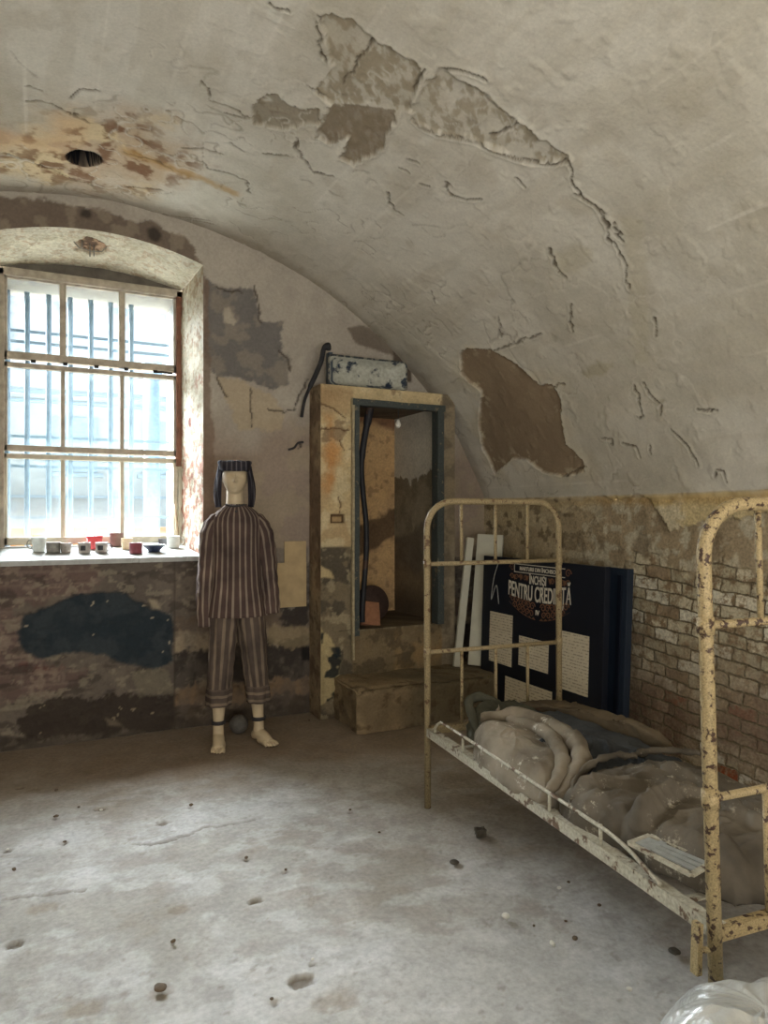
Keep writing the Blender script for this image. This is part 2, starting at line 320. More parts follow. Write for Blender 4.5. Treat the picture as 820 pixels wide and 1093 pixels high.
# ---- right wall (same unrolled skin carried down), brick courses in its shader
def mat_brickwall():
    m, t, N, L, B = nt('painted_brick_wall')
    a = N.new('ShaderNodeAttribute'); a.attribute_name = 'albedo'; k = N.new('ShaderNodeAttribute'); k.attribute_name = 'brick'
    g = N.new('ShaderNodeNewGeometry').outputs['Position']; sx = N.new('ShaderNodeSeparateXYZ'); L.new(g, sx.inputs[0])
    cx = N.new('ShaderNodeCombineXYZ'); L.new(sx.outputs['Y'], cx.inputs[0]); L.new(sx.outputs['Z'], cx.inputs[1])
    n0 = tex(N, L, 'ShaderNodeTexNoise', 9, g, Detail=5, Roughness=.7); vm = N.new('ShaderNodeVectorMath'); vm.operation = 'MULTIPLY_ADD'
    L.new(n0.outputs['Color'], vm.inputs[0]); vm.inputs[1].default_value = (.05, .045, 0); L.new(cx.outputs[0], vm.inputs[2])
    mp = N.new('ShaderNodeMapping'); mp.inputs['Rotation'].default_value = (0, 0, math.radians(-4)); L.new(vm.outputs[0], mp.inputs[0])
    br = N.new('ShaderNodeTexBrick'); L.new(mp.outputs[0], br.inputs['Vector']); br.inputs['Scale'].default_value = 1
    br.inputs['Brick Width'].default_value = .175; br.inputs['Row Height'].default_value = .072; br.inputs['Mortar Size'].default_value = .007
    br.inputs['Mortar Smooth'].default_value = .9; br.inputs['Bias'].default_value = 0
    br.inputs['Color1'].default_value = (0, 0, 0, 1); br.inputs['Color2'].default_value = (1, 1, 1, 1); br.inputs['Mortar'].default_value = (.5, .5, .5, 1)
    rr = N.new('ShaderNodeValToRGB'); e = rr.color_ramp; e.elements[0].position = 0; e.elements[0].color = L4((178, 168, 142)); e.elements[1].position = .35; e.elements[1].color = L4((212, 206, 186))
    for p, c in ((.5, (196, 186, 160)), (.75, (150, 132, 108)), (.87, (206, 198, 176)), (.95, (142, 72, 42))): q = e.elements.new(p); q.color = L4(c)
    e.interpolation = 'CONSTANT'; L.new(br.outputs['Color'], rr.inputs[0])
    n1 = tex(N, L, 'ShaderNodeTexNoise', 18, g, Detail=6, Roughness=.7); n2 = tex(N, L, 'ShaderNodeTexNoise', 70, g, Detail=4)
    w1 = ramp(N, L, n1.outputs[0], .47, .60); c = mix(N, L, w1.outputs[0], rr.outputs[0], L4((136, 116, 90)))
    n5 = tex(N, L, 'ShaderNodeTexNoise', 2.6, g, Detail=4)
    # towards the floor the whitewash has gone and red-brown brick shows
    mr = N.new('ShaderNodeMapRange'); mr.inputs[1].default_value = .80; mr.inputs[2].default_value = .30; L.new(sx.outputs['Z'], mr.inputs[0])
    mm = N.new('ShaderNodeMath'); mm.operation = 'MULTIPLY'; L.new(mr.outputs[0], mm.inputs[0]); w5 = ramp(N, L, n5.outputs[0], .3, .55); L.new(w5.outputs[0], mm.inputs[1])
    lowc = mix(N, L, w1.outputs[0], L4((122, 100, 82)), L4((128, 112, 92))); c = mix(N, L, mm.outputs[0], c, lowc)
    c = mix(N, L, br.outputs['Fac'], c, L4((128, 114, 90))); c = mix(N, L, k.outputs['Fac'], a.outputs['Color'], c)
    r2 = ramp(N, L, n2.outputs[0], .3, .7, (.72, .72, .72, 1), (1.2, 1.2, 1.2, 1)); c = mix(N, L, 1.0, c, r2.outputs[0], 'MULTIPLY')
    L.new(c, B.inputs['Base Color']); B.inputs['Roughness'].default_value = .92; B.inputs['Specular IOR Level'].default_value = .2
    p = bumpn(N, L, n1.outputs[0], .6, .02, B)
    iv = N.new('ShaderNodeMath'); iv.operation = 'MULTIPLY'; L.new(br.outputs['Fac'], iv.inputs[0]); L.new(k.outputs['Fac'], iv.inputs[1])
    b = N.new('ShaderNodeBump'); b.invert = True; b.inputs['Strength'].default_value = .9; b.inputs['Distance'].default_value = .012
    L.new(iv.outputs[0], b.inputs['Height']); L.new(p, b.inputs['Normal']); bumpn(N, L, n2.outputs[0], .5, .006, B, b.outputs[0]); return m
M_bwall = mat_brickwall()
u = axis((VR*TH, VR*TH+ZS, .010)); v = axis((-2.0, 1.6, .06), (1.6, YB+.02, .010))
U, V = np.meshgrid(u, v, indexing='ij'); C, D = vault_look(U, V)
Z = VZ+VR*math.cos(TH)-(U-VR*TH)
lean = 0*Z
Dn = D.copy(); nrm = sst(0, .25, U-VR*TH)
P = np.stack([VX+(VR-D)*math.sin(TH), V, Z-D*math.cos(TH)*(1-nrm)], -1); P[..., 2] = np.maximum(P[..., 2], -.02)
wr = grids('wall_right', [(P, C, None)], M_bwall)
n = fbm(U, V, 5, 4, 131); kb = sst(-.04, .04, (U-VR*TH)-.42+(n-.5)*.45-.30*sst(3.0, 4.2, V))*(1-sst(3.9, 4.3, V+(n-.5)*.6)*.85)
fa = wr.data.attributes.new('brick', 'FLOAT', 'POINT'); fa.data.foreach_set('value', kb.astype(np.float32).ravel())
tag(wr, kind='structure')
# ---- floor
def floor_look(U, V):
    n1 = fbm(U, V, 1.1, 5, 201); n2 = fbm(U, V, 5, 5, 211); n3 = fbm(U, V, 26, 4, 221)
    C = np.ones(U.shape+(3,))*lin((172, 170, 165))
    C = mixc(C, (148, 142, 132), sst(.45, .65, n1)*.7); C = mixc(C, (188, 187, 184), sst(.5, .7, n2)*.55); C = mixc(C, (140, 130, 118), sst(.58, .7, fbm(U, V, 3, 5, 231))*.5)
    C = mixc(C, (200, 201, 200), sst(.56, .64, fbm(U*.6+V*.4, V, 9, 5, 241))*.3); C = mixc(C, (146, 142, 136), sst(.6, .66, fbm(U, V, 14, 4, 251))*.4)
    dirt = sst(3.3, 4.3, V+(n1-.5)*.8+(U-1.0)*.10); C = mixc(C, (128, 108, 86), dirt*.8)
    dirt = sst(1.2, 2.3, U+(n1-.5)*.6)*sst(1.4, 2.4, V); C = mixc(C, (140, 124, 102), dirt*.5)
    D = (n1-.5)*.012+(n2-.5)*.006
    C = mixc(C, (132, 124, 112), sst(.74, .78, n3)*.5)
    CR = [[(320, 245), (370, 232), (420, 215), (440, 205), (490, 200), (540, 188)], [(280, 240), (320, 243)], [(0, 360), (90, 350), (180, 340)]]
    C, D = cracks(U, V, C, D, floor_uv, CR, 2, 0, 780, w=.009, dep=.006, st=.6)
    for x, y, r in ((342, 555, .05), (180, 590, .06), (642, 530, .045), (545, 362, .03), (348, 195, .045), (45, 120, .03), (75, 125, .05), (215, 165, .03), (120, 185, .018), (138, 238, .018), (18, 255, .02), (370, 452, .012), (668, 494, .014), (588, 577, .014),
                    (95, 375, .07), (380, 380, .05), (720, 570, .08), (408, 162, .015), (748, 172, .015), (30, 455, .03), (110, 92, .05), (526, 274, .012), (610, 300, .012)):
        a, b = floor_uv(x/2, 780+y/2); d = np.sqrt((U-a)**2+((V-b)*1.3)**2)/r+(n3-.5)*1.2
        m = 1-sst(.6, 1.0, d); deep = r < .05
        C = mixc(C, (100, 88, 72) if deep else (128, 114, 96), m*(.85 if deep else .5)*sst(.3, .55, n3+.12)); D = D-m*(.012 if deep else .003)
    return C, D
u = axis((-2.5, -.6, .06), (-.6, XW+.1, .010)); v = axis((-2.0, .8, .06), (.8, YB+.6, .010))
U, V = np.meshgrid(u, v, indexing='ij'); C, D = floor_look(U, V); D = D-D.max()*.5
D = np.minimum(D, .004); P = np.stack([U, V, D], -1)
tag(grids('floor', [(P, C, None)], M_floor), kind='structure')
# ---- back wall
XL, XR, CXW = -.30, .993, .345
def arch(x, inner=0): return (3.26-.07*inner)-(.276-.05*inner)*(x-CXW)**2
sill_z = 1.16
def back_look(U, V, relief=True):
    n1 = fbm(U, V, 1.5, 5, 301); n2 = fbm(U, V, 6, 5, 311); n3 = fbm(U, V, 24, 4, 321); n4 = fbm(U, V, 11, 4, 341); n6 = fbm(U, V, 48, 3, 345); warp = (n2-.5)*.16+(n3-.5)*.08+(n6-.5)*.06
    C = np.ones(U.shape+(3,))*lin((174, 166, 153))
    C = mixc(C, (158, 149, 137), sst(.45, .65, n1)*.6); D = (n1-.5)*.03+(n2-.5)*.010
    def pt(C, pts, col, k=1, s=1, ox=0, oy=0, soft=.01, w=1):
        sd = sdp(U, V, mapped(back_uv, pts, s, ox, oy))+warp*w; m = 1-sst(-soft, soft, sd); return mixc(C, col, m*k), m
    # mauve-brown zone between dado and mid height
    m = 1-sst(1.9, 2.25, V+(n1-.5)*.7); C = mixc(C, (144, 127, 113), m*.85); C = mixc(C, (160, 146, 124), m*sst(.48, .6, n2)*.6)
    C, m = pt(C, [(120, 380), (160, 410), (330, 430), (340, 560), (440, 560), (430, 680), (470, 720), (465, 820), (400, 850), (250, 790), (160, 790), (100, 700)], (108, 104, 101), .92, 3.907, 190, 200, w=.5)
    C = mixc(C, (150, 140, 124), m*sst(.5, .6, n4)*.5); D = D-m*.006
    C, m = pt(C, [(195, 560), (235, 580), (250, 560), (215, 500), (190, 500)], (176, 166, 148), .9, 3.907, 190, 200, w=.2)
    C, m = pt(C, [(160, 790), (250, 800), (400, 860), (450, 930), (430, 1010), (250, 1000), (190, 880)], (176, 158, 128), .6, 3.907, 190, 200, w=.5)
    C, m = pt(C, [(214, 290), (222, 300), (226, 430), (232, 600), (214, 600)], (120, 98, 82), .7, w=.3)
    # dark peeled band above the window arch
    C, m = pt(C, [(-40, 205), (0, 210), (60, 214), (120, 226), (170, 240), (200, 255), (214, 275), (216, 295), (120, 262), (60, 245), (-40, 245)], (104, 90, 78), .9, w=.5); D = D-m*.008
    C = mixc(C, (140, 128, 112), m*sst(.52, .6, n4)*.7)
    for x, y, r in ((92, 228, .05), (165, 250, .06)):
        a, b = back_uv(x, y); C = mixc(C, (58, 52, 46), (1-sst(r*.4, r, np.hypot(U-a, V-b)+warp*.2))*.9)
    # wall right of the pillar, towards the vault
    C, m = pt(C, [(370, 350), (388, 348), (412, 362), (425, 380), (400, 374), (378, 366)], (104, 92, 80), .8, w=.25)
    C, m = pt(C, [(420, 375), (440, 388), (440, 408), (420, 408)], (78, 66, 54), .9, w=.1)  # dark patch painted flat for the shade in a small recess
    # under the sill: bricks bottom left, grey blocks, blue-black patch
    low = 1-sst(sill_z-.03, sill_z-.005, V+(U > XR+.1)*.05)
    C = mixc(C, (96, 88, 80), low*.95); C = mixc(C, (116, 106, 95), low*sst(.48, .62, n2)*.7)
    row = .078; ri = np.floor((V+.012*n2)/row); fu = ((U+.11*(ri % 2)) % .235); fv = (V+.012*n2) % row
    mort = np.maximum(1-sst(.006, .014, np.minimum(fu, .235-fu)), 1-sst(.005, .012, np.minimum(fv, row-fv)))
    bri = vn(np.floor((U+.11*(ri % 2))/.235)+.5, ri+.5, 351)
    Rz = [(-40, 592), (100, 592), (103, 628), (92, 640), (60, 640), (25, 648), (20, 690), (60, 712), (95, 715), (80, 740), (-40, 760)]
    sd = sdp(U, V, mapped(back_uv, Rz))+warp*1.0; bz = (1-sst(-.03, .03, sd))*low
    C = mixc(C, (106, 86, 80), bz*(.75)); C = mixc(C, (104, 68, 62), bz*(bri > .72)*.6*(n4 > .5)); C = mixc(C, (136, 122, 110), bz*mort*.35); C = mixc(C, (146, 130, 116), bz*sst(.55, .62, n4)*.6); D = D-bz*mort*.008
    q = fbm(U, V*1.8, 10, 5, 347); C = mixc(C, (58, 52, 48), low*sst(.55, .64, q)*.55); C = mixc(C, (150, 140, 122), low*sst(.60, .66, fbm(U, V*1.6, 17, 5, 349))*.5); D = D-low*sst(.55, .64, q)*.006
    Bp = [(50, 210), (65, 165), (130, 140), (170, 115), (260, 105), (320, 115), (400, 145), (460, 165), (462, 290), (415, 308), (340, 295), (280, 275), (220, 262), (120, 280), (60, 255)]
    C, m = pt(C, Bp, (40, 50, 57), .96, 2.485, 0, 590, w=.35); C = mixc(C, (60, 66, 70), m*sst(.48, .62, fbm(U, V, 7, 5, 355))*.6); C = mixc(C, (170, 158, 136), m*(n3 > .80)*.9); D = D-m*.012
    C, m = pt(C, [(90, 400), (150, 375), (260, 385), (330, 370), (460, 385), (455, 470), (200, 490), (60, 490), (50, 450)], (58, 50, 44), .9, 2.485, 0, 590, w=.7); C = mixc(C, (150, 136, 112), m*(n3 > .79)*.8); D = D-m*.008
    C, m = pt(C, [(280, 440), (310, 445), (330, 462), (285, 462)], (120, 108, 92), .8, 2.485, 0, 590, w=.1)
    C, m = pt(C, [(395, 125), (415, 125), (428, 150), (405, 148)], (158, 146, 124), .9, 2.485, 0, 590, w=.1)
    C, m = pt(C, [(350, 320), (440, 310), (458, 370), (370, 385), (360, 350)], (134, 126, 106), .45, 2.485, 0, 590, w=.6)
    # banded piece behind the mannequin
    xr = back_uv(186, 700)[0]; z = lambda y: back_uv(240, y)[1]
    reg = sst(xr-.003, xr+.003, U)*low
    for y0, y1, col, k in ((655, 676, (112, 96, 80), .8), (674, 690, (158, 142, 118), .85), (690, 730, (58, 52, 48), .9), (732, 752, (136, 112, 86), .85), (752, 800, (84, 72, 60), .8)):
        b = sst(z(y1)-.02, z(y1)+.02, V+warp*.9)*(1-sst(z(y0)-.02, z(y0)+.02, V+warp*.9)); C = mixc(C, col, reg*b*k*(.45+.55*sst(.35, .6, fbm(U*2, V, 6, 5, 361))))
    C = mixc(C, (70, 62, 56), (1-sst(.002, .009, np.abs(U-xr)))*low*.7)
    # patch of blocks behind the right shoulder, stains by the pillar
    C, m = pt(C, [(286, 585), (330, 585), (330, 600), (300, 640), (286, 640)], (118, 110, 102), .7, w=.2)
    C, m = pt(C, [(300, 648), (330, 646), (330, 668), (302, 668)], (46, 42, 42), .8, w=.7)
    C, m = pt(C, [(290, 672), (330, 668), (330, 688), (290, 690)], (150, 134, 104), .6, w=.7)
    C, m = pt(C, [(322, 690), (334, 690), (334, 705), (322, 705)], (24, 22, 22), .9, w=.05)
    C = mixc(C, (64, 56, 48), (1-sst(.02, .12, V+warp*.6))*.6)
    CR = [[(160, 410), (210, 435), (250, 430), (270, 440)], [(420, 680), (465, 720), (470, 770)], [(320, 410), (330, 460), (345, 560)], [(380, 930), (440, 935), (480, 930), (495, 900), (520, 850), (540, 800)], [(500, 1085), (520, 1065)], [(300, 840), (310, 1000)], [(160, 790), (200, 870)]]
    C, D = cracks(U, V, C, D, back_uv, CR, 3.907, 190, 200, w=.008, dep=.008, col=(70, 60, 50))
    D = D*(.35+.65*sst(0, .05, np.abs(U-XR))) if relief else D
    return C, D
def wallgrid(xs, zf, mask=None):
    U = np.repeat(xs[:, None], len(zf(xs[0])), 1); V = np.stack([zf(x) for x in xs]); C, D = back_look(U, V)
    return (np.stack([U, YB-D, V], -1), C, mask(U, V) if mask else None)
def hole(U, V):
    uc = (U[:-1, :-1]+U[1:, 1:])/2; vc = (V[:-1, :-1]+V[1:, 1:])/2; return ~((uc > 1.98) & (uc < 2.76) & (vc > .60) & (vc < 2.27))
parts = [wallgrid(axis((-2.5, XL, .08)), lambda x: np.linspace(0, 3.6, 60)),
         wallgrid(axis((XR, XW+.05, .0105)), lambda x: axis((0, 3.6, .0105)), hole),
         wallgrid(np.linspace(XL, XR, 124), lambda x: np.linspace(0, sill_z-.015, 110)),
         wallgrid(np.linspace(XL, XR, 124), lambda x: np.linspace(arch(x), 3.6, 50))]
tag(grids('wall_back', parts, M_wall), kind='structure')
# reveals of the deep window, whitewashed rough brick
YF = 5.40
def reveal_look(U, V):
    n2 = fbm(U, V, 8, 5, 401); n3 = fbm(U, V, 30, 4, 411); C = np.ones(U.shape+(3,))*lin((200, 192, 172)); D = (n2-.5)*.02+(n3-.5)*.008
    C = mixc(C, (156, 122, 98), sst(.56, .66, n3)*.8); C = mixc(C, (176, 166, 140), sst(.5, .6, n2)*.5); return C, D
def xin(z, s): return None
parts = []
yy = np.linspace(YB, YF+.06, 60); zz = np.linspace(sill_z-.02, arch(XR), 180); Yg, Zg = np.meshgrid(yy, zz, indexing='ij'); C, D = reveal_look(Yg, Zg)
k = (Yg-YB)/(YF-YB); D = D*np.minimum(1, np.minimum((Yg-YB)*30, (arch(XR)-Zg)*30))
C = mixc(C, (150, 96, 76), (1-sst(1.9, 2.3, Zg+(fbm(Yg, Zg, 5, 4, 421)-.5)*1.2))*sst(.46, .56, fbm(Yg, Zg, 22, 4, 431))*.8)
C = mixc(C, (120, 60, 44), (np.hypot(Yg-5.15, (Zg-2.12)*.8) < .03)*1.)
parts.append((np.stack([XR-.058*k-np.abs(D), Yg, Zg-k*.045*(Zg/arch(XR))], -1), C, None))
parts.append((np.stack([XL+.05*k+0*D, Yg, Zg-k*.045*(Zg/arch(XR))], -1), C, None))
tt = np.linspace(0, 1, 180); Yg, Tg = np.meshgrid(yy, tt, indexing='ij'); k = (Yg-YB)/(YF-YB); X0 = XL+.05*k; X1 = XR-.058*k; Xg = X0+(X1-X0)*Tg
Za = arch(Xg)*(1-k)+arch(Xg, 1)*k; C, D = reveal_look(Xg+5, Yg); D = D*np.minimum(1, np.minimum((Yg-YB)*30, np.minimum(Tg, 1-Tg)*30))
C = mixc(C, (206, 200, 176), np.ones_like(Xg)*.4)
hx, hy = .30, 5.08; r = np.hypot((Xg-hx)/.115, (Yg-hy)/.13)+(fbm(Xg, Yg, 12, 4, 441)-.5)*1.0; m = 1-sst(.75, 1.0, r)
C = mixc(C, (166, 132, 104), m*.9); C = mixc(C, (84, 64, 50), m*sst(.46, .56, fbm(Xg, Yg, 25, 3, 451))*.9); Za = Za+m*.03
parts.append((np.stack([Xg, Yg, Za+D*.5], -1), C, None))
tag(grids('wall_window_reveal', parts, M_reveal), kind='structure')
# outer leaf of the wall, beyond the window frame
M_outer = mat('outer_render', (150, 142, 128), .9, var=.2, scale=8)
bm = bmesh.new(); Yo, To = 5.72, .50
for x0, x1, z0, z1 in ((-2.6, -.27, -.1, 3.7), (.925, 1.9, -.1, 3.7), (-.27, .925, -.1, 1.19), (-.27, .925, 3.09, 3.7)): box(bm, ((x0+x1)/2, Yo, (z0+z1)/2), (x1-x0, To, z1-z0))
tag(obj('wall_outer', bm, M_outer, smooth=False), kind='structure')
bm = bmesh.new()
for c, s in (((2.6, 5.72, 1.75), (1.45, .3, 3.9)), ((3.6, 4.6, .7), (.4, 2.9, 1.8)),): box(bm, c, s)
tag(obj('wall_outer_right', bm, M_outer, smooth=False), kind='structure')
M_plain = mat('rear_plaster', (176, 166, 146), .9, var=.12, scale=6)
bm = bmesh.new(); box(bm, (.4, -2.03, 1.75), (6.2, .06, 3.6)); tag(obj('wall_rear', bm, M_plain, smooth=False), kind='structure')
bm = bmesh.new(); box(bm, (-2.53, 1.4, .85), (.06, 7, 1.8)); tag(obj('wall_left', bm, M_plain, smooth=False), kind='structure')
# outside
M_fac = mat('pale_facade', (150, 158, 160), .9, var=.06, scale=2); M_facw = mat('facade_window', (122, 142, 156), .4, var=.1); M_och = mat('ochre_fence', (138, 92, 40), .9, var=.15, scale=5)
bm = bmesh.new(); box(bm, (2, 14.2, 1.8), (16, .4, 3.8)); fac = tag(obj('wall_courtyard', bm, M_fac, smooth=False), kind='structure')
for x in (-1.0, .55, 2.1):
    bm = bmesh.new(); box(bm, (x, 13.98, 2.7), (.75, .06, 1.0)); wn = obj('window', bm, M_facw, fac, False)
    bm = bmesh.new(); box(bm, (x, 13.94, 2.15), (.95, .12, .07)); obj('window_ledge', bm, M_facw, wn, False)
for z in (1.75, 3.45, 3.62): bm = bmesh.new(); box(bm, (2, 13.97, z), (16, .06, .05)); obj('moulding', bm, M_facw, fac, False)
bm = bmesh.new(); box(bm, (2, 12, .55), (14, .1, 1.35)); tag(obj('wall_fence', bm, M_och, smooth=False), kind='structure')
bm = bmesh.new(); box(bm, (2, 11, -.15), (24, 10, .1)); tag(obj('ground', bm, mat('courtyard_ground', (232, 230, 222), .9, var=.1, scale=2), smooth=False), kind='structure')
bm = bmesh.new(); x = atY(162, 500, 8.0)[0]; tube(bm, [(x, 8.0, -.1), (x, 8.0, 3.05)], .085, 20); tube(bm, [(x, 8.0, 2.95), (x, 8.0, 3.1)], .11, 20)
tag(obj('outdoor_post', bm, mat('blue_metal', (92, 118, 140), .6)), 'pale blue upright pipe standing outside the right-hand window panes', 'pipe')
# ================================================================== WINDOW
M_fr = mat('weathered_frame', (168, 158, 142), .8, var=.3, scale=14, bump=.4); M_frc = mat('cream_frame', (196, 188, 168), .75, var=.2, scale=14, bump=.4); M_red = mat('bare_brown_wood', (124, 84, 66), .8, var=.35, scale=12, bump=.4)
m, t, N, L, B = nt('dusty_glass'); M_glass = m; N.remove(B); out = N['Material Output']
tr = N.new('ShaderNodeBsdfTransparent'); tr.inputs[0].default_value = (.93, .98, 1, 1); tl = N.new('ShaderNodeBsdfTranslucent'); tl.inputs[0].default_value = (.11, .15, .17, 1)
gl = N.new('ShaderNodeBsdfGlossy'); gl.inputs['Roughness'].default_value = .1
ms = N.new('ShaderNodeMixShader'); m2 = N.new('ShaderNodeMixShader'); m2.inputs[0].default_value = .05
g = N.new('ShaderNodeTexCoord').outputs['Object']; n = tex(N, L, 'ShaderNodeTexNoise', 9, g, Detail=5); a = N.new('ShaderNodeAttribute'); a.attribute_name = 'grime'
rr = ramp(N, L, n.outputs[0], .3, .75, (.05, .05, .05, 1), (.16, .16, .16, 1)); ad = N.new('ShaderNodeMath'); ad.operation = 'MULTIPLY_ADD'; ad.inputs[1].default_value = .45
L.new(a.outputs['Fac'], ad.inputs[0]); L.new(rr.outputs[0], ad.inputs[2]); L.new(ad.outputs[0], ms.inputs[0]); L.new(tr.outputs[0], ms.inputs[1]); L.new(tl.outputs[0], ms.inputs[2])
L.new(ms.outputs[0], m2.inputs[1]); L.new(gl.outputs[0], m2.inputs[2]); L.new(m2.outputs[0], out.inputs[0])
win = empty('window_1', (.34, YF, 1.25)); win['kind'] = 'structure'
def ob(v): return (v[0]-.34, v[1]-YF, v[2]-1.25)
def fb(bm, x0, x1, z0, z1, y=YF, t=.05): return box(bm, ob(((x0+x1)/2, y, (z0+z1)/2)), (x1-x0, t, z1-z0))
wx0, wx1 = -.26, .945; mx = [atY(67, 400, YF)[0], atY(130, 400, YF)[0]]
bm = bmesh.new(); fb(bm, wx0, wx0+.035, 1.2, 3.10, t=.09); fb(bm, wx0, wx1, 3.055, 3.11, t=.09); bevel(bm, .004); obj('window_frame', bm, M_fr, win)
bm = bmesh.new(); fb(bm, wx1-.045, wx1, 1.80, 3.10, t=.09); bevel(bm, .004); obj('right_jamb', bm, M_red, win)
bm = bmesh.new(); fb(bm, wx1-.03, wx1, 1.2, 1.80, t=.09); bevel(bm, .004); obj('lower_jamb', bm, M_frc, win)
# board closing the arch head
bm = bmesh.new(); vs = []
xs = np.linspace(wx0-.02, wx1+.02, 40)
for y in (YF-.02, YF+.03):
    vs.append([bm.verts.new(ob((x, y, arch(x, 1)+.03))) for x in xs]+[bm.verts.new(ob((x, y, 3.08))) for x in xs[::-1]])
bm.faces.new(vs[0]); bm.faces.new(vs[1][::-1]); nn = len(vs[0])
for i in range(nn): bm.faces.new((vs[0][i], vs[1][i], vs[1][(i+1) % nn], vs[0][(i+1) % nn]))
obj('arch_board', bm, mat('grey_board', (98, 92, 84), .9, var=.35, scale=9), win, False)
sash = [(1.855, 1.235, M_frc, (.02, .03)), (2.475, 1.875, M_fr, (0, 0)), (3.075, 2.50, M_fr, (0, 0))]
x0, x1 = -.235, .912
for i, (zt, zb, mm_, dx) in enumerate(sash):
    bm = bmesh.new(); q = .032
    fb(bm, x0, x0+.028, zb, zt); fb(bm, x1-.03, x1, zb, zt); fb(bm, x0, x1, zt-q, zt); fb(bm, x0, x1, zb, zb+(.05 if i != 1 else .04))
    for xm in mx: wd = .021 if i == 2 else .014; fb(bm, xm-wd, xm+wd, zb, zt, t=.045)
    for v_ in bm.verts: v_.co.x += random.uniform(-.001, .001)
    bevel(bm, .003); s_ = obj(('lower_sash', 'middle_sash', 'upper_sash')[i], bm, mm_, win)
    xe = [x0+.02]+mx+[x1-.02]
    for a_, b_ in zip(xe, xe[1:]):
        nx, nz = 24, 36; U, V = np.meshgrid(np.linspace(a_, b_, nx), np.linspace(zb+.03, zt-.025, nz), indexing='ij'); P = np.stack([U-.34, 0*U, V-1.25], -1)
        gp = grids('glass_pane', [(P, np.ones(P.shape), None)], M_glass, s_)
        e = np.minimum(np.minimum(U-a_, b_-U), np.minimum(V-zb-.03, zt-.025-V)); nse = fbm(U, V, 12, 4, 500+i)
        gr = 1-sst(.0, .05, e-(nse-.4)*.10)
        if i == 2: gr = np.maximum(gr, sst(zt-.16, zt-.10, V+(nse-.5)*.06)*.8)
        if i != 2: gr = gr*.6
        fa = gp.data.attributes.new('grime', 'FLOAT', 'POINT'); fa.data.foreach_set('value', gr.astype(np.float32).ravel())
bm = bmesh.new()
for k_ in range(5): x = .1+.2*k_; box(bm, ob((x-.15, YF-.04, 2.488)), (.03, .012, .02))
tube(bm, [ob((.75, YF-.04, 2.485)), ob((.80, YF-.05, 2.487)), ob((.87, YF-.04, 2.484))], .008, 8); obj('latch', bm, mat('dark_iron', (44, 40, 36), .6, .4), win)
# sill slab, sloping up to the frame
M_sill = mat('chalky_sill', (176, 178, 176), .85, var=.15, scale=20, bump=.3)
bm = bmesh.new(); prof = [(YB-.02, 1.128), (YB-.02, 1.16), (5.42, 1.226), (5.42, 1.12)]; xs = np.linspace(XL, XR+.01, 130); rows = []
for x in xs:
    j = .006*(vn(np.array(x*22), np.array(.3), 9)-.5)+(-.012 if abs(x-.55) < .02 or abs(x-.88) < .012 else 0)
    rows.append([bm.verts.new(ob((x, y-(j if q < 2 else 0), z))) for q, (y, z) in enumerate(prof)])
for A, B_ in zip(rows, rows[1:]):
    for q in range(4): bm.faces.new((A[q], A[(q+1) % 4], B_[(q+1) % 4], B_[q]))
bm.faces.new(rows[0]); bm.faces.new(rows[-1][::-1]); obj('window_sill', bm, M_sill, win, False)
# stick standing in the corner of the window
bm = bmesh.new(); tube(bm, [(.905, 5.30, 1.215), (.90, 5.335, 1.36), (.888, 5.35, 1.52)], [.012, .010, .007], 8)
tag(obj('wooden_stick', bm, mat('pale_stick', (176, 156, 130), .8)), 'thin pale stick leaning in the right corner of the window recess', 'stick')
# iron grille outside
M_iron = mat('grey_blue_iron', (112, 138, 158), .6, .2, var=.15)
gr_ = empty('window_grille', (.34, 5.85, 1.2)); tag(gr_, 'blue grey iron security bars just outside the window panes', 'window grille')
for px in (8, 29, 52, 75, 97, 118, 140):
    bm = bmesh.new(); x = atY(px, 450, 5.85)[0]; tube(bm, [(x-.34, 0, 0), (x-.34, 0, 1.9)], .019, 12); obj('bar', bm, M_iron, gr_)
for z in (1.42, 1.80, 2.02, 2.72, 2.80):
    bm = bmesh.new(); box(bm, (-.01, 0, z-1.2), (1.2, .008, .022)); obj('crossbar', bm, M_iron, gr_, False)
# lamp hook remains in the window head
bm = bmesh.new()
for x, y, l in ((.29, 5.06, .09), (.315, 5.07, .08), (.24, 5.02, .05)): tube(bm, [(x, y, 3.245), (x, y-.01, 3.245-l)], .004, 8)
tube(bm, [(.19, 5.0, 3.22), (.22, 4.98, 3.18), (.29, 4.97, 3.165), (.36, 4.99, 3.18), (.39, 5.0, 3.22)], .003, 6)
tag(obj('ceiling_hook', bm, mat('hook_metal', (120, 118, 112), .5, .6)), 'small broken metal hook with wires in the hole above the window', 'hook')
# ================================================================== THINGS ON THE SILL
def sz(y): return 1.16+(y-YB+.02)*.1135
M_en_w = mat('white_enamel', (200, 204, 198), .35, var=.15, scale=25); M_tin = mat('dull_tin', (128, 124, 116), .55, .3, var=.3, scale=40); M_tin2 = mat('grey_tin', (158, 150, 142), .6, .2, var=.25, scale=30)
M_dark = mat('dark_print', (50, 48, 50), .7); M_redp = mat('red_plastic', (226, 92, 96), .5, var=.1); M_redm = mat('maroon_enamel', (112, 44, 50), .4, var=.25); M_br = mat('brown_clay', (112, 90, 82), .8, var=.2)
M_cream = mat('cream_enamel', (204, 184, 148), .5, var=.2); M_blue = mat('navy_enamel', (34, 42, 66), .3, var=.2); M_cup = mat('frosted_white', (196, 196, 188), .4, var=.1)
def cupprof(r0, r1, h, t=.003): return [(r0*.6, 0), (r0, .002), (r0*1.02, .012), (r1, h-.006), (r1+.003, h-.001), (r1, h), (r1-t, h-.003), (r0-t, .008), (.004, .006)]
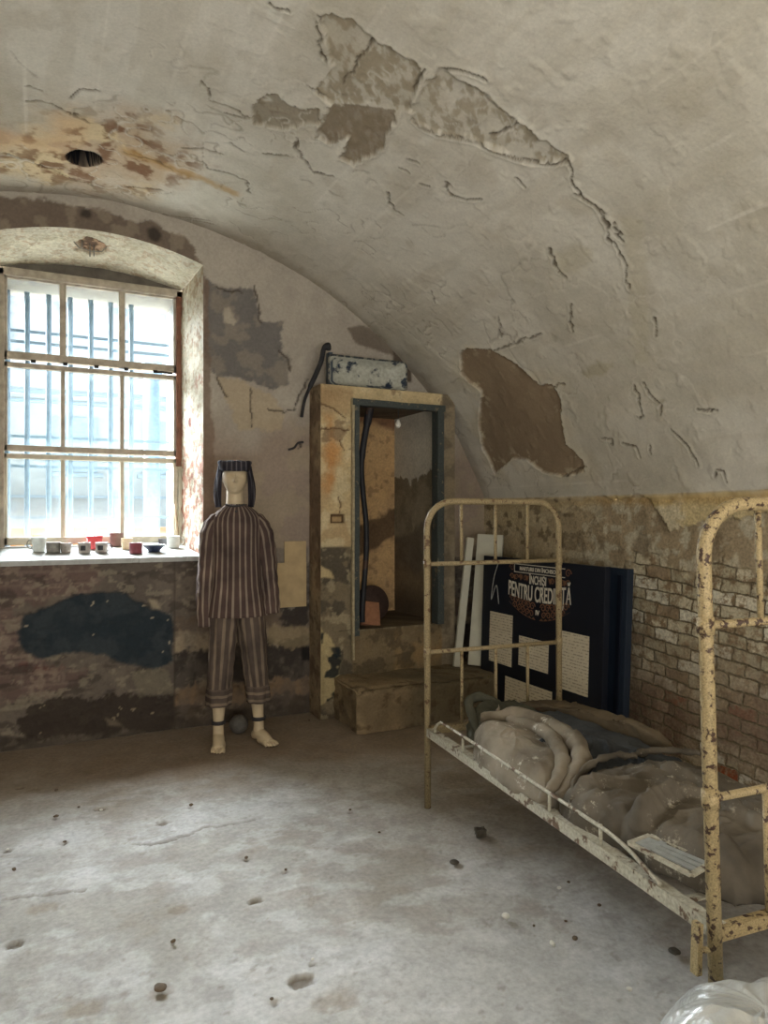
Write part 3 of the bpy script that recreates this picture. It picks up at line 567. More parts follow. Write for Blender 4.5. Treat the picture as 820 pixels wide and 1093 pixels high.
def vessel(name, px, py, r0, r1, h, m, label, cat='cup', y=None, handle=None, lid=None, prt=None, rim=None):
    # py: photo row of its base, on the sloping sill
    lo, hi = 4.86, 5.4
    if y is None:
        for _ in range(30):
            y = (lo+hi)/2; p = atY(px, py, y)
            if p[2] > sz(y): lo = y
            else: hi = y
    p = atY(px, py, y); root = empty(name, (p[0], y, sz(y)-.0005)); tag(root, label, cat, 'vessels on the window sill')
    obj('body', lathe(bmesh.new(), cupprof(r0, r1, h)), m, root)
    if rim: bm = bmesh.new(); tube(bm, [(math.cos(a)*r1, math.sin(a)*r1, h) for a in np.linspace(0, 2*math.pi, 33)[:-1]], .003, 8, True); obj('rim', bm, rim, root)
    if handle:
        bm = bmesh.new(); s = handle[0]; pts = [(s*(r1-.004), 0, h*.85), (s*(r1+.012), 0, h*.86), (s*(r1+.024), 0, h*.62), (s*(r1+.02), 0, h*.35), (s*(r0-.002), 0, h*.2)]
        bm = tube(bm, crom(pts, 6), .0035, 8); obj('handle', bm, handle[1], root)
    if lid: bm = bmesh.new(); lathe(bm, [(.003, .008), (r1*.55, .010), (r1*.9, .003), (r1*.9, -.002), (.003, -.003)], (0, 0, h)); obj('lid', bm, lid, root)
    if prt:
        bm = bmesh.new(); ang = [math.radians(-90+d-px_rot) for d in np.linspace(-24, 24, 9) for px_rot in (15,)]
        R_ = (r0+r1)/2+.002; A_ = [bm.verts.new((R_*math.cos(a), R_*math.sin(a), h*.28)) for a in ang]; B_ = [bm.verts.new((R_*math.cos(a), R_*math.sin(a), h*.72)) for a in ang]
        for i in range(8): bm.faces.new((A_[i], A_[i+1], B_[i+1], B_[i]))
        obj('print', bm, prt, root)
    return root
vessel('enamel_mug', 41.5, 589, .036, .045, .092, M_en_w, 'white enamel mug with a large handle, leftmost on the window sill', handle=(-1, M_tin), rim=M_tin)
vessel('tin_can', 57, 590, .042, .042, .070, M_tin, 'dark speckled tin can right of the white enamel mug on the sill', 'tin')
vessel('small_cup', 70.5, 590, .031, .033, .066, M_tin2, 'pale pinkish grey cup standing right beside the dark speckled tin', handle=None)
vessel('mug', 90, 590.5, .037, .039, .072, M_tin2, 'grey mug with a dark square print on the sill', prt=M_dark)
vessel('mug', 108.5, 590, .037, .039, .070, M_tin2, 'grey mug with a dark dot and a handle, below the red box', prt=M_dark, handle=(1, M_dark))
vessel('clay_pot', 124.5, 583, .044, .046, .095, M_br, 'tall brown pot at the back of the sill near the window', 'pot')
vessel('enamel_cup', 135.5, 586.5, .034, .037, .080, M_cream, 'cream orange cup between the brown pot and the maroon mug')
vessel('enamel_mug', 145, 591, .041, .041, .076, M_redm, 'dark red mug left of the navy bowl on the sill')
vessel('enamel_bowl', 164.5, 589, .040, .074, .048, M_blue, 'navy blue enamel bowl with a pale rim on the sill', 'bowl', rim=M_en_w)
vessel('glass_jar', 185, 584.5, .042, .047, .084, M_cup, 'cloudy white beaker at the right end of the sill', handle=(1, M_cup))
vessel('tin_cup', 174, 578.5, .03, .03, .045, mat('dark_tin', (84, 82, 84), .6), 'small dark cup behind the navy bowl against the frame', 'cup', y=5.36)
p = atY(101, 583, 5.22); bx = empty('red_basket', (p[0], 5.22, sz(5.22)-.001)); tag(bx, 'bright red plastic box standing behind the grey mugs', 'box', 'vessels on the window sill')
bm = bmesh.new(); lathe(bm, [(.034, 0), (.036, .003), (.045, .085), (.043, .085), (.034, .006), (.004, .005)], sx=1.15, sy=.8); obj('body', bm, M_redp, bx)
bm = bmesh.new(); lathe(bm, [(.046, .083), (.050, .088), (.046, .093), (.004, .094)], sx=1.15, sy=.8); obj('lid', bm, mat('red_lid', (206, 60, 66), .45), bx)
for px, py, r, c in ((149, 579, .02, 1), (26, 579, .018, 1), (81, 580, .02, 0)):
    pass
# ================================================================== ALCOVE
M_alc = mat_surface('alcove_plaster', .22, 60, .6)
AX0, AX1, AY, AT = 1.76, 2.86, 4.62, 2.36; OX0, OX1, OZ0, OZ1, IY = 2.0, 2.74, .615, 2.262, 5.41
def alc_uv(x, y): p = atY(x, y, AY); return (p[0], p[2])
def alc_look(U, V):
    n1 = fbm(U, V, 3, 5, 601); n2 = fbm(U, V, 9, 5, 611); n3 = fbm(U, V, 34, 4, 621); warp = (n2-.5)*.12+(n3-.5)*.03
    C = np.ones(U.shape+(3,))*lin((196, 176, 136)); D = (n1-.5)*.016+(n2-.5)*.008
    C = mixc(C, (176, 150, 112), sst(.45, .6, n1)*.7); C = mixc(C, (210, 196, 160), sst(.52, .62, n2)*.5)
    def pt(C, pts, col, k=1, w=1, soft=.01, s=1, ox=0, oy=0):
        sd = sdp(U, V, mapped(alc_uv, pts, s, ox, oy))+warp*w; m = 1-sst(-soft, soft, sd); return mixc(C, col, m*k), m
    C, m = pt(C, [(105, 160), (135, 160), (150, 300), (140, 440), (110, 460), (95, 360)], (184, 122, 56), .65, 1.0, .05, 3.643, 320, 400)
    C, m = pt(C, [(60, 50), (190, 55), (185, 150), (60, 160)], (150, 118, 82), .5*.9, 1, .02, 3.643, 320, 400)
    C = mixc(C, (104, 72, 48), sst(.60, .66, n2)*(V > 1.9)*.6)
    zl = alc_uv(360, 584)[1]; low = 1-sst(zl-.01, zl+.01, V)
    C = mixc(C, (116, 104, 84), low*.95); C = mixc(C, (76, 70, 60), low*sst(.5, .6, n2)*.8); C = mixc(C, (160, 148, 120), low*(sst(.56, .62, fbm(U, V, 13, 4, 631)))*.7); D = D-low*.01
    C, m = pt(C, [(55, 740), (80, 740), (130, 765), (138, 795), (65, 790)], (196, 176, 134), .9, .25, .008, 3.643, 320, 400); D = D+.01*m
    C, m = pt(C, [(50, 985), (80, 985), (140, 1060), (170, 1110), (150, 1250), (60, 1300), (40, 1200)], (190, 172, 128), .8, .5, .008, 3.643, 320, 400)
    C = mixc(C, (34, 40, 42), m*sst(.52, .57, fbm(U, V, 8, 3, 641))*.95)
    C, m = pt(C, [(120, 1060), (160, 1060), (165, 1100), (140, 1110)], (34, 42, 46), .9, .15, .008, 3.643, 320, 400)
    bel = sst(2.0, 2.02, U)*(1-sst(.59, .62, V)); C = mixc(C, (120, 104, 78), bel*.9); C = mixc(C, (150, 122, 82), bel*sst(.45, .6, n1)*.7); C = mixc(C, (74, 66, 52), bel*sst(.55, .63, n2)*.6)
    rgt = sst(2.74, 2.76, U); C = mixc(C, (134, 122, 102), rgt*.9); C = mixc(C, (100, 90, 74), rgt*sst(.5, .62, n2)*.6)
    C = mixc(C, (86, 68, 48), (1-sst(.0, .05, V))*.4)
    C, D = cracks(U, V, C, D, alc_uv, [[(150, 470), (158, 500), (155, 545)], [(60, 70), (80, 110), (130, 130), (180, 170)], [(60, 215), (120, 205), (190, 215)], [(155, 255), (170, 290)]], 3.643, 320, 400, w=.006, col=(92, 64, 42))
    # little recessed socket box
    a, b = alc_uv(361, 554); m = ((np.abs(U-a) < .052) & (np.abs(V-b) < .030))*1.; m2 = ((np.abs(U-a) < .036) & (np.abs(V-b) < .017))*1.
    C = mixc(C, (92, 72, 50), m); C = mixc(C, (168, 142, 104), m2); D = D-m*.03+m2*.012
    return C, D
us = axis((AX0, AX1, .009)); vs_ = axis((0, AT, .009)); U, V = np.meshgrid(us, vs_, indexing='ij')
# snap the opening edges
for arr, e0, e1 in ((U, OX0, OX1), (V, OZ0, OZ1)):
    for e in (e0, e1): arr[np.abs(arr-e) < .0046] = e
C, D = alc_look(U, V); ed = np.minimum.reduce([U-AX0, AX1-U, AT-V]); D = D*sst(0, .04, ed)
jag = .012*fbm(U, V, 20, 3, 651)*(ed < .03)
uc = (U[:-1, :-1]+U[1:, 1:])/2; vc = (V[:-1, :-1]+V[1:, 1:])/2; fm = ~((uc > OX0) & (uc < OX1) & (vc > OZ0) & (vc < OZ1))
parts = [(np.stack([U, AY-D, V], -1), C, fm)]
def side(o, du, dv, nu, nv, look):
    a, b = np.meshgrid(np.linspace(0, 1, nu), np.linspace(0, 1, nv), indexing='ij'); o = np.array(o); P = o+a[..., None]*np.array(du)+b[..., None]*np.array(dv)
    C = look(P); return (P, C, None)
def lk(col, col2, sd, zdark=None):
    def f(P):
        h = P[..., 0]+P[..., 1]; n = fbm(h, P[..., 2], 6, 5, sd); n2 = fbm(h, P[..., 2], 22, 4, sd+3); C = np.ones(P.shape)*lin(col); C = mixc(C, col2, sst(.45, .6, n)*.8); return mixc(C, (84, 72, 56), sst(.58, .66, n2)*.6)
    return f
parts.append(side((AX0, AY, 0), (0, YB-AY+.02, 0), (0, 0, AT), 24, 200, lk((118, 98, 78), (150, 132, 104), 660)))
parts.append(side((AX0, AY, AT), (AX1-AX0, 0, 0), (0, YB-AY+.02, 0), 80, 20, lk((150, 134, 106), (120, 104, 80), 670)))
parts.append(side((AX1, AY, 0), (0, YB-AY+.02, 0), (0, 0, AT), 20, 100, lk((150, 140, 118), (120, 110, 90), 680)))
def inner_back(P):
    U, V = P[..., 0], P[..., 2]; n = fbm(U, V, 4, 5, 700); n2 = fbm(U, V, 18, 4, 705); C = np.ones(P.shape)*lin((204, 168, 120)); C = mixc(C, (184, 152, 112), sst(.4, .6, n)*.7)
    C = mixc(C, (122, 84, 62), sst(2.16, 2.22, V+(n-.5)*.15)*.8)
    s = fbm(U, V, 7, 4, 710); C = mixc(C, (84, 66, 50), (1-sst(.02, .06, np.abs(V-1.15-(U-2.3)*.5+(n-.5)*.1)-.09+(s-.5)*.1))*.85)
    return mixc(C, (90, 70, 54), sst(.62, .68, n2)*.4)
def inner_right(P):
    U, V = P[..., 1], P[..., 2]; n = fbm(U, V, 4, 5, 720); n2 = fbm(U, V, 14, 4, 725); C = np.ones(P.shape)*lin((150, 138, 116)); C = mixc(C, (120, 108, 88), sst(.45, .6, n)*.7)
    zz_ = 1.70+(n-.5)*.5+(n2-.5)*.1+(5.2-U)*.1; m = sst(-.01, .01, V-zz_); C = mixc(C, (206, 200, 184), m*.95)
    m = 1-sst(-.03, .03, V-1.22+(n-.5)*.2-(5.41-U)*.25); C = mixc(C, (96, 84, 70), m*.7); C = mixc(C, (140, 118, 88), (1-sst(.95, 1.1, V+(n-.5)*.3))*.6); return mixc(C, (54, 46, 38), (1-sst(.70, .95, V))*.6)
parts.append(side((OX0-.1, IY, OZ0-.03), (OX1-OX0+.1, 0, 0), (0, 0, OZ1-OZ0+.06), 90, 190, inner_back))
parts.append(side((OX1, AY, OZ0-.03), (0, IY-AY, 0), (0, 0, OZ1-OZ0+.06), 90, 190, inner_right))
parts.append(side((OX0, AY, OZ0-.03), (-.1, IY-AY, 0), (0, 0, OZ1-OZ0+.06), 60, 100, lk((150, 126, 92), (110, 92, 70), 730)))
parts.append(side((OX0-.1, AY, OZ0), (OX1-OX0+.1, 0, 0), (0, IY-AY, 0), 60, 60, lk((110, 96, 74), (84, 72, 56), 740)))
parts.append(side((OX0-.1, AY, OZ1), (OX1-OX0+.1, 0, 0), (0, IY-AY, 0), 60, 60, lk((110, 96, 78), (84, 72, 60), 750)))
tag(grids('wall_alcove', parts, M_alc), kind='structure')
# blue-green timber frame round the opening
M_bg = mat('blue_green_paint', (62, 68, 66), .7, var=.25, scale=20, bump=.4, col2=(112, 104, 84), thr=.60)
fr = empty('door_frame', (OX0, AY-.01, OZ0)); fr['kind'] = 'structure'; fr.name = 'trim_1'
def jag_box(c, s, m, name, rot=0):
    bm = bmesh.new(); box(bm, (0, 0, 0), s); long = max(range(3), key=lambda i: s[i])
    bmesh.ops.subdivide_edges(bm, edges=[e for e in bm.edges if abs((e.verts[0].co-e.verts[1].co)[long]) > s[long]*.5], cuts=24, use_grid_fill=True)
    for v_ in bm.verts:
        q = v_.co[long]*7; v_.co += Vector([0 if i == long else .006*(float(vn(np.array(q+i*9+v_.co[(long+1) % 3]*90), np.array(i+.5), 19))-.5) for i in range(3)])
    o = obj(name, bm, m, fr, False); o.location = (c[0]-OX0, c[1]-AY+.01, c[2]-OZ0); o.rotation_euler = (0, rot, 0); return o
jag_box((OX0+.022, AY-.015, (OZ0+OZ1)/2-.03), (.036, .05, OZ1-OZ0+.02), M_bg, 'jamb'); jag_box((OX1-.03, AY+.0, (OZ0+OZ1)/2), (.055, .09, OZ1-OZ0), M_bg, 'jamb')
jag_box(((OX0+OX1)/2, AY-.01, OZ1-.018), (OX1-OX0+.02, .07, .045), M_bg, 'lintel')
jag_box((OX0-.004, AY-.02, (OZ0+OZ1)/2-.1), (.016, .03, OZ1-OZ0+.22), mat('bare_batten', (158, 146, 118), .8, var=.3), 'batten')
jag_box((OX0+.055, AY+.06, (OZ0+OZ1)/2), (.022, .04, OZ1-OZ0), mat('dark_batten', (84, 72, 54), .8, var=.3), 'batten')
# hanging hose
bm = bmesh.new(); pts = [atY(x, y, 4.69) for x, y in ((396, 432), (393, 447), (388, 475), (386, 500), (388, 530), (391, 560), (391, 590), (389, 620), (387, 650), (387, 664))]
tube(bm, crom(pts, 6), [.030]*8+[.024]*8+[.020]*39, 10)
tag(obj('hanging_hose', bm, mat('dark_rubber', (34, 34, 38), .6, var=.3, col2=(70, 50, 38), thr=.55, scale=3)), 'long dark curved hose hanging down the left side of the alcove opening', 'hose')
bl = empty('light_bulb', tuple(atY(425, 453, 4.72))); tag(bl, 'small white bulb hanging on a wire at the top of the alcove', 'bulb')
bm = bmesh.new(); lathe(bm, [(.002, -.028), (.014, -.024), (.022, -.008), (.02, .008), (.011, .026), (.010, .036), (.002, .037)], seg=20); obj('glass_bulb', bm, mat('milky_glass', (226, 222, 210), .3, var=.05), bl)
bm = bmesh.new(); tube(bm, [(0, 0, .035), (.004, 0, .08), (-.003, 0, .17), (0, 0, OZ1-bl.location.z)], .003, 6); obj('wire', bm, M_dark, bl)
bm = bmesh.new(); p = atY(397, 650, 4.86)
a0 = atY(401, 664, 4.84); lathe(bm, [(.004, -.012), (.132, -.012), (.142, 0), (.132, .012), (.004, .012)], seg=40); bmesh.ops.rotate(bm, verts=bm.verts, matrix=Matrix.Rotation(math.radians(80), 3, 'X')); bmesh.ops.translate(bm, verts=bm.verts, vec=(a0[0], 4.90, OZ0+.142))
tag(obj('round_lid', bm, mat('dark_rust', (62, 46, 40), .7, .2, var=.3)), 'dark round disc leaning inside the bottom of the alcove', 'disc')
bm = bmesh.new(); a = atY(384, 668, 4.72); b = atY(390, 645, 4.80); oriented(bm, (2.20, 4.74, OZ0+.002), (2.225, 4.82, OZ0+.165), (1, 0, -.15), .155, .035); bevel(bm, .004)
tag(obj('clay_tile', bm, mat('clay', (150, 106, 78), .85, var=.2)), 'reddish brown clay tile leaning on the dark round disc in the alcove', 'tile')
# step block in front of the alcove
SX0, SY0, SZ = 1.86, 4.20, .292
def step_look(P):
    h = P[..., 0]+P[..., 1]*.7; V = P[..., 2]+P[..., 1]*.3; n = fbm(h, V, 5, 5, 800); n2 = fbm(h, V, 20, 4, 805); C = np.ones(P.shape)*lin((140, 122, 94)); C = mixc(C, (122, 106, 82), sst(.45, .6, n)*.7); C = mixc(C, (96, 90, 74), sst(2.15, 2.4, P[..., 0]+(n-.5)*.3)*.6); return mixc(C, (84, 68, 50), sst(.6, .68, n2)*.6)
nx, nv = 130, 110; X = np.linspace(SX0, XW, nx); s = np.linspace(0, SZ+(AY-SY0)+.03, nv); Xg, Sg = np.meshgrid(X, s, indexing='ij'); rr_ = .05
Yg = SY0+np.maximum(Sg-SZ, 0); Zg = np.minimum(Sg, SZ); b = np.abs(Sg-SZ); rnd = np.clip(rr_-b, 0, rr_)*.42; Yg = Yg+rnd*.8*(Sg <= SZ)+rnd*.8*(Sg > SZ)*0; Zg = Zg-rnd*.8*(Sg > SZ)
nz_ = fbm(Xg, Sg, 7, 4, 811)-.5; Yg = Yg+nz_*.03*(Sg < SZ); Zg = Zg+nz_*.03*(Sg >= SZ)
ex = np.clip(.05-(Xg-SX0), 0, .05)*.5; Zg = Zg-ex*(Sg > SZ*.9); Yg = Yg+ex*(Sg < SZ)
P = np.stack([Xg, Yg, Zg], -1); parts = [(P, step_look(P), None)]
a, b = np.meshgrid(np.linspace(0, 1, 50), np.linspace(0, 1, 40), indexing='ij'); Yf = SY0+.03+a*(AY-SY0); Zf = b*SZ*.98; n = fbm(Yf, Zf, 9, 4, 821)
P = np.stack([SX0+.01-.0*a-(n-.5)*.04*np.minimum(1, 8*np.minimum(a+.0, 1-b)), Yf, Zf], -1); parts.append((P, step_look(P)*.8, None))  # left face uses the same look darkened, its shade put into the colour
tag(grids('floor_step', parts, M_alc), kind='structure')
# enamel basin on the alcove top
M_bas = mat('chipped_enamel', (168, 168, 156), .45, var=.2, scale=8, bump=.3, col2=(38, 50, 66), thr=.545)
bt = empty('enamel_basin', (2.14, 4.735, AT)); tag(bt, 'chipped blue and white enamel basin lying on top of the alcove', 'basin')
bm = bmesh.new(); L_, Hh, Dp = .60, .205, .19
def rrect(w_, h_, r, n=6):
    o = []
    for cx, cz, a0 in ((w_/2-r, h_/2-r, 0), (-w_/2+r, h_/2-r, 90), (-w_/2+r, -h_/2+r, 180), (w_/2-r, -h_/2+r, 270)):
        for k in range(n+1): a = math.radians(a0+90*k/n); o.append((cx+r*math.cos(a), cz+r*math.sin(a)))
    return o
rings = []
for y, w_, h_, r in ((.09, .48, .12, .04), (.085, .54, .17, .05), (.0, .58, .195, .04), (-.085, .60, .205, .035), (-.092, .62, .215, .03), (-.092, .60, .20, .03), (-.080, .585, .19, .035), (-.02, .50, .14, .05), (-.015, .3, .08, .03)):
    rings.append([bm.verts.new((x, y, z+.108)) for x, z in rrect(w_, h_, r)])
for A, B_ in zip(rings, rings[1:]):
    for k in range(len(A)): bm.faces.new((A[k], A[(k+1) % len(A)], B_[(k+1) % len(A)], B_[k]))
bm.faces.new(rings[0]); bm.faces.new(rings[-1]); obj('tub', bm, M_bas, bt)
bm = bmesh.new(); tube(bm, [(x, -.094, z+.108) for x, z in rrect(.62, .212, .03)], .007, 8, True); obj('rim', bm, mat('basin_rim', (58, 62, 66), .5, .2, var=.3, col2=(130, 128, 116), thr=.5), bt)
bm = bmesh.new(); box(bm, (-.285, -.04, .12), (.03, .06, .24)); bevel(bm, .004); obj('bracket', bm, mat('bracket_blue', (60, 70, 78), .6), bt, False)
bm = bmesh.new(); pts = [atY(x, y, 4.70) for x, y in ((352, 370), (346, 372), (343, 385), (337, 400), (330, 415))]+[atY(x, y, 4.78) for x, y in ((325, 428), (322, 445))]
tube(bm, crom(pts, 5), [.028, .03, .03, .028, .024]+[.018]*15+[.012]*11, 9)
tag(obj('old_cable', bm, mat('black_cable', (40, 40, 42), .8, var=.4)), 'thick dark cable bent over the left top corner of the alcove', 'cable')
bm = bmesh.new(); a = atY(312, 478, 4.80); tube(bm, crom([atY(x, y, YB-.015) for x, y in ((308, 480), (314, 478), (318, 473), (324, 472))], 4), .008, 6); tag(obj('iron_spike', bm, M_dark), 'short dark iron spike sticking out of the wall left of the alcove', 'spike')
# papers on the wall
M_pap = mat('tan_cardboard', (180, 158, 120), .9, var=.12, scale=12)
for k, (c0, c1, lab) in enumerate((((304, 578), (327, 646), 'upper tan cardboard sheet fixed to the wall beside the alcove'), ((293, 601), (327, 647), 'lower wide tan cardboard sheet fixed to the wall behind the sleeve'))):
    a = atY(c0[0], c0[1], 4.83); b = atY(c1[0], c1[1], 4.83); bm = bmesh.new(); box(bm, ((a[0]+b[0])/2, 4.838-.008*k, (a[2]+b[2])/2), (b[0]-a[0], .007, a[2]-b[2]))
    tag(obj('cardboard_sheet', bm, M_pap, smooth=False), lab, 'cardboard')
# ================================================================== INFORMATION PANELS, against the right wall
M_navy = mat('navy_panel', (16, 22, 34), .45, var=.15, scale=4, bump=.03); M_ink = mat('cream_lettering', (206, 200, 184), .7, var=.05); M_gold = mat('bronze_ornament', (118, 84, 62), .6, var=.2, scale=50)
bx0, bx1 = 2.985, 3.045
pn = empty('information_panel', (2.96, 3.77, 0)); tag(pn, 'large navy information panel with ornate title and pasted sheets behind the bed', 'panel')
PY0, PY1, PZ = 4.40, 3.14, 1.135
pn.rotation_euler = (0, math.radians(2.0), 0)
def pl(y, z, off=0): return (-.022-off+0.0, y-3.77, z)
bm = bmesh.new(); box(bm, (0, (PY0+PY1)/2-3.77, PZ/2), (.044, PY0-PY1, PZ)); bevel(bm, .003); obj('board', bm, M_navy, pn, False)
def panel_pt(x, y):
    for _ in range(1): p = atX(x, y, 2.975)
    return p[1], p[2]
M_doc = None
def mat_doc():
    m, t, N, L, B = nt('printed_paper'); g = N.new('ShaderNodeTexCoord').outputs['Object']; sx = N.new('ShaderNodeSeparateXYZ'); L.new(g, sx.inputs[0])
    wv = N.new('ShaderNodeTexWave'); wv.bands_direction = 'Z'; wv.inputs['Scale'].default_value = 16; wv.inputs['Distortion'].default_value = .3; L.new(g, wv.inputs[0])
    n = tex(N, L, 'ShaderNodeTexNoise', 60, g, Detail=4); r = ramp(N, L, wv.outputs[0], .55, .8); r2 = ramp(N, L, n.outputs[0], .45, .55)
    mm = N.new('ShaderNodeMath'); mm.operation = 'MULTIPLY'; L.new(r.outputs[0], mm.inputs[0]); L.new(r2.outputs[0], mm.inputs[1])
    m3 = N.new('ShaderNodeMath'); m3.operation = 'MULTIPLY'; m3.inputs[1].default_value = .6; L.new(mm.outputs[0], m3.inputs[0])
    L.new(mix(N, L, m3.outputs[0], L4((206, 196, 172)), L4((110, 100, 88))), B.inputs['Base Color']); B.inputs['Roughness'].default_value = .85; return m
M_doc = mat_doc()
for (ax, ay), (bx_, by) in (((525, 652), (549, 712)), ((556.5, 678), (588, 719)), ((602, 673), (631, 744)), ((543, 721), (593, 775))):
    y0, z0 = panel_pt(ax, ay); y1, z1 = panel_pt(bx_, by); bm = bmesh.new(); z1 = max(z1, .08)
    box(bm, pl((y0+y1)/2, (z0+z1)/2, .0012), (.0024, y0-y1, z0-z1)); obj('pasted_sheet', bm, M_doc, pn, False)
def letters(txt, y, z, size, m, name, arc=0, sx=1.0, off=.002, align='CENTER'):
    """flat lettering lying on the board; arc bends its ends up"""
    c = bpy.data.curves.new(name, 'FONT'); c.body = txt; c.size = size; c.align_x = align; c.extrude = .001; c.offset = size*.012
    o = bpy.data.objects.new(name, c); SC.collection.objects.link(o); dg = bpy.context.evaluated_depsgraph_get(); me = bpy.data.meshes.new_from_object(o.evaluated_get(dg)); bpy.data.objects.remove(o)
    for v_ in me.vertices:
        x, yy_, zz_ = v_.co; x *= sx; yy_ += arc*x*x; b_ = pl(y-x, z+yy_, off+zz_); v_.co = b_
    me.materials.clear(); me.materials.append(m); return link(bpy.data.objects.new(name, me), pn)
cy, cz = panel_pt(577, 633); y_l = panel_pt(545, 630)[0]; y_r = panel_pt(609, 630)[0]; W_ = y_l-y_r; cy = (y_l+y_r)/2
zt = panel_pt(577, 609)[1]; 
# ornate banner
def flat(name, polys, m, off=.0015):
    bm = bmesh.new()
    for pts in polys:
        A = [bm.verts.new(pl(y, z, off)) for y, z in pts]; B_ = [bm.verts.new(pl(y, z, off-.0025)) for y, z in pts]; n = len(A); bm.faces.new(A); bm.faces.new(B_[::-1])
        for i in range(n): bm.faces.new((A[i], A[(i+1) % n], B_[(i+1) % n], B_[i]))
    bmesh.ops.remove_doubles(bm, verts=bm.verts, dist=.0002)
    return obj(name, bm, m, pn, False)
hw = W_*.42
fr_o = [(cy+hw, zt+.028), (cy-hw, zt+.028), (cy-hw-.02, zt), (cy-hw, zt-.028), (cy+hw, zt-.028), (cy+hw+.02, zt)]
flat('banner_edge', [[(cy+hw, zt+.030), (cy-hw, zt+.030), (cy-hw, zt+.025), (cy+hw, zt+.025)], [(cy+hw, zt-.025), (cy-hw, zt-.025), (cy-hw, zt-.030), (cy+hw, zt-.030)], [(cy+hw+.003, zt+.03), (cy+hw, zt+.03), (cy+hw, zt-.03), (cy+hw+.003, zt-.03)]], M_ink)
letters('MARTURII DIN ÎNCHISORI', cy, zt-.013, .037, M_ink, 'banner_text', sx=.95)
def scroll(c, r, turns, flip=1, seg=26, w0=.007):
    o = []; i_ = []
    for k in range(seg+1):
        t_ = k/seg; a = t_*turns*2*math.pi; R_ = r*(1-.85*t_); w_ = w0*(1-.6*t_); o.append((c[0]+flip*(R_+w_)*math.cos(a), c[1]+(R_+w_)*math.sin(a))); i_.append((c[0]+flip*(R_-w_*.2)*math.cos(a), c[1]+(R_-w_*.2)*math.sin(a)))
    return [[o[k], o[k+1], i_[k+1], i_[k]] for k in range(seg)]
ORN = []
class _O:
    def __iadd__(self, g): ORN.append(g) if g else None; return self
    def append(self, g): ORN.append([g])
polys = _O()
for sgn in (1, -1):
    polys += scroll((cy+sgn*(hw+.03), zt), .026, 1.3, sgn)
    for k in range(6): polys += scroll((cy+sgn*(.04+.05*k), zt-.065+.003*(k % 2)), .020, 1.2, sgn*(1 if k % 2 else -1), 16) if 1 < k else []
    for k in range(6):
        x_ = .055+.045*k; polys += scroll((cy+sgn*x_, cz-.098+x_*x_*.45), .026, 1.4, sgn*(1 if k % 2 else -1), 18); 
        if k < 5: polys += scroll((cy+sgn*(x_+.01), cz-.148+x_*x_*.75), .022, 1.3, -sgn*(1 if k % 2 else -1), 16)
    for k in range(7): x_ = .02+.043*k; polys.append([(cy+sgn*x_, cz-.185+x_*x_*.95), (cy+sgn*(x_+.043), cz-.185+(x_+.043)**2*.95), (cy+sgn*(x_+.02), cz-.168+x_*x_*.9)])
    for k in range(3): polys.append([(cy+sgn*(.1+.07*k), zt-.045), (cy+sgn*(.14+.07*k), zt-.05), (cy+sgn*(.12+.07*k), zt-.085)])
for g0 in ORN: flat('ornament', [g0], M_gold) if len(g0[0]) == 2 else flat('ornament', g0, M_gold)
letters('ÎNCHIȘI', cy+.005, cz+.052, .080, M_ink, 'title_text', sx=.62)
letters('PENTRU CREDINȚĂ', cy, cz-.062, .145, M_ink, 'title_text', arc=.20, sx=W_*.97/1.19)
letters('IV', cy, cz-.150, .048, M_ink, 'number_text')
# twisted wire hanging on the panel
bm = bmesh.new(); pts = [atX(x, y, 2.93) for x, y in ((527, 602), (523, 618), (521, 640), (526, 625), (529, 645))]; 
tube(bm, crom([(p[0]-2.96, p[1]-3.77, p[2]) for p in pts], 6), .003, 6); obj('wire', bm, mat('grey_wire', (150, 150, 146), .5), pn)
pb = empty('information_panel', (3.07, 3.6, 0)); pb.rotation_euler = (0, math.radians(2.5), 0); tag(pb, 'plain dark blue panel sticking out behind the titled panel', 'panel')
bm = bmesh.new(); box(bm, (0, 0.04, .562), (.05, 1.12, 1.122)); bevel(bm, .003); obj('board', bm, mat('blue_panel', (30, 40, 54), .5, var=.1), pb, False)
bm = bmesh.new(); box(bm, (-.032, -.47, .56), (.012, .03, 1.05)); obj('gap_shade_strip', bm, M_navy, pb, False)  # dark strip added to stand for the shaded gap between the panels
# pale slabs
M_foam = mat('pale_slab', (186, 184, 168), .75, var=.08, scale=10); 
bm = bmesh.new(); p0 = atY(487.5, 712, 4.50); p0[2] = SZ+.008; p1 = atY(502, 574, 4.58); oriented(bm, p0, p1, (1, -.2, 0), .056, .03); bevel(bm, .003)
tag(obj('foam_slab', bm, M_foam, smooth=False), 'narrow pale slab leaning upright, left of the wide one, on the step', 'slab')
bm = bmesh.new(); p0 = atY(514, 712, 4.43); p0[2] = SZ+.010; p1 = atY(524, 571, 4.55); oriented(bm, p0, p1, (.5, -.5, 0), .20, .045); bevel(bm, .003)
tag(obj('foam_slab', bm, M_foam, smooth=False), 'wide pale slab leaning upright between narrow slab and navy panel', 'slab')
# ================================================================== BED
BF = Vector((1.712, 3.018, 0)); BA = Vector((.99646, -.0840, 0)); BB = Vector((-.0840, -.99646, 0)); BL, BW = 1.78, .77
bed = empty('bed_frame', BF); bed.rotation_euler = (0, 0, math.atan2(BA.y, BA.x)); tag(bed, 'rusty cream painted iron hospital bed with arched ends', 'bed')
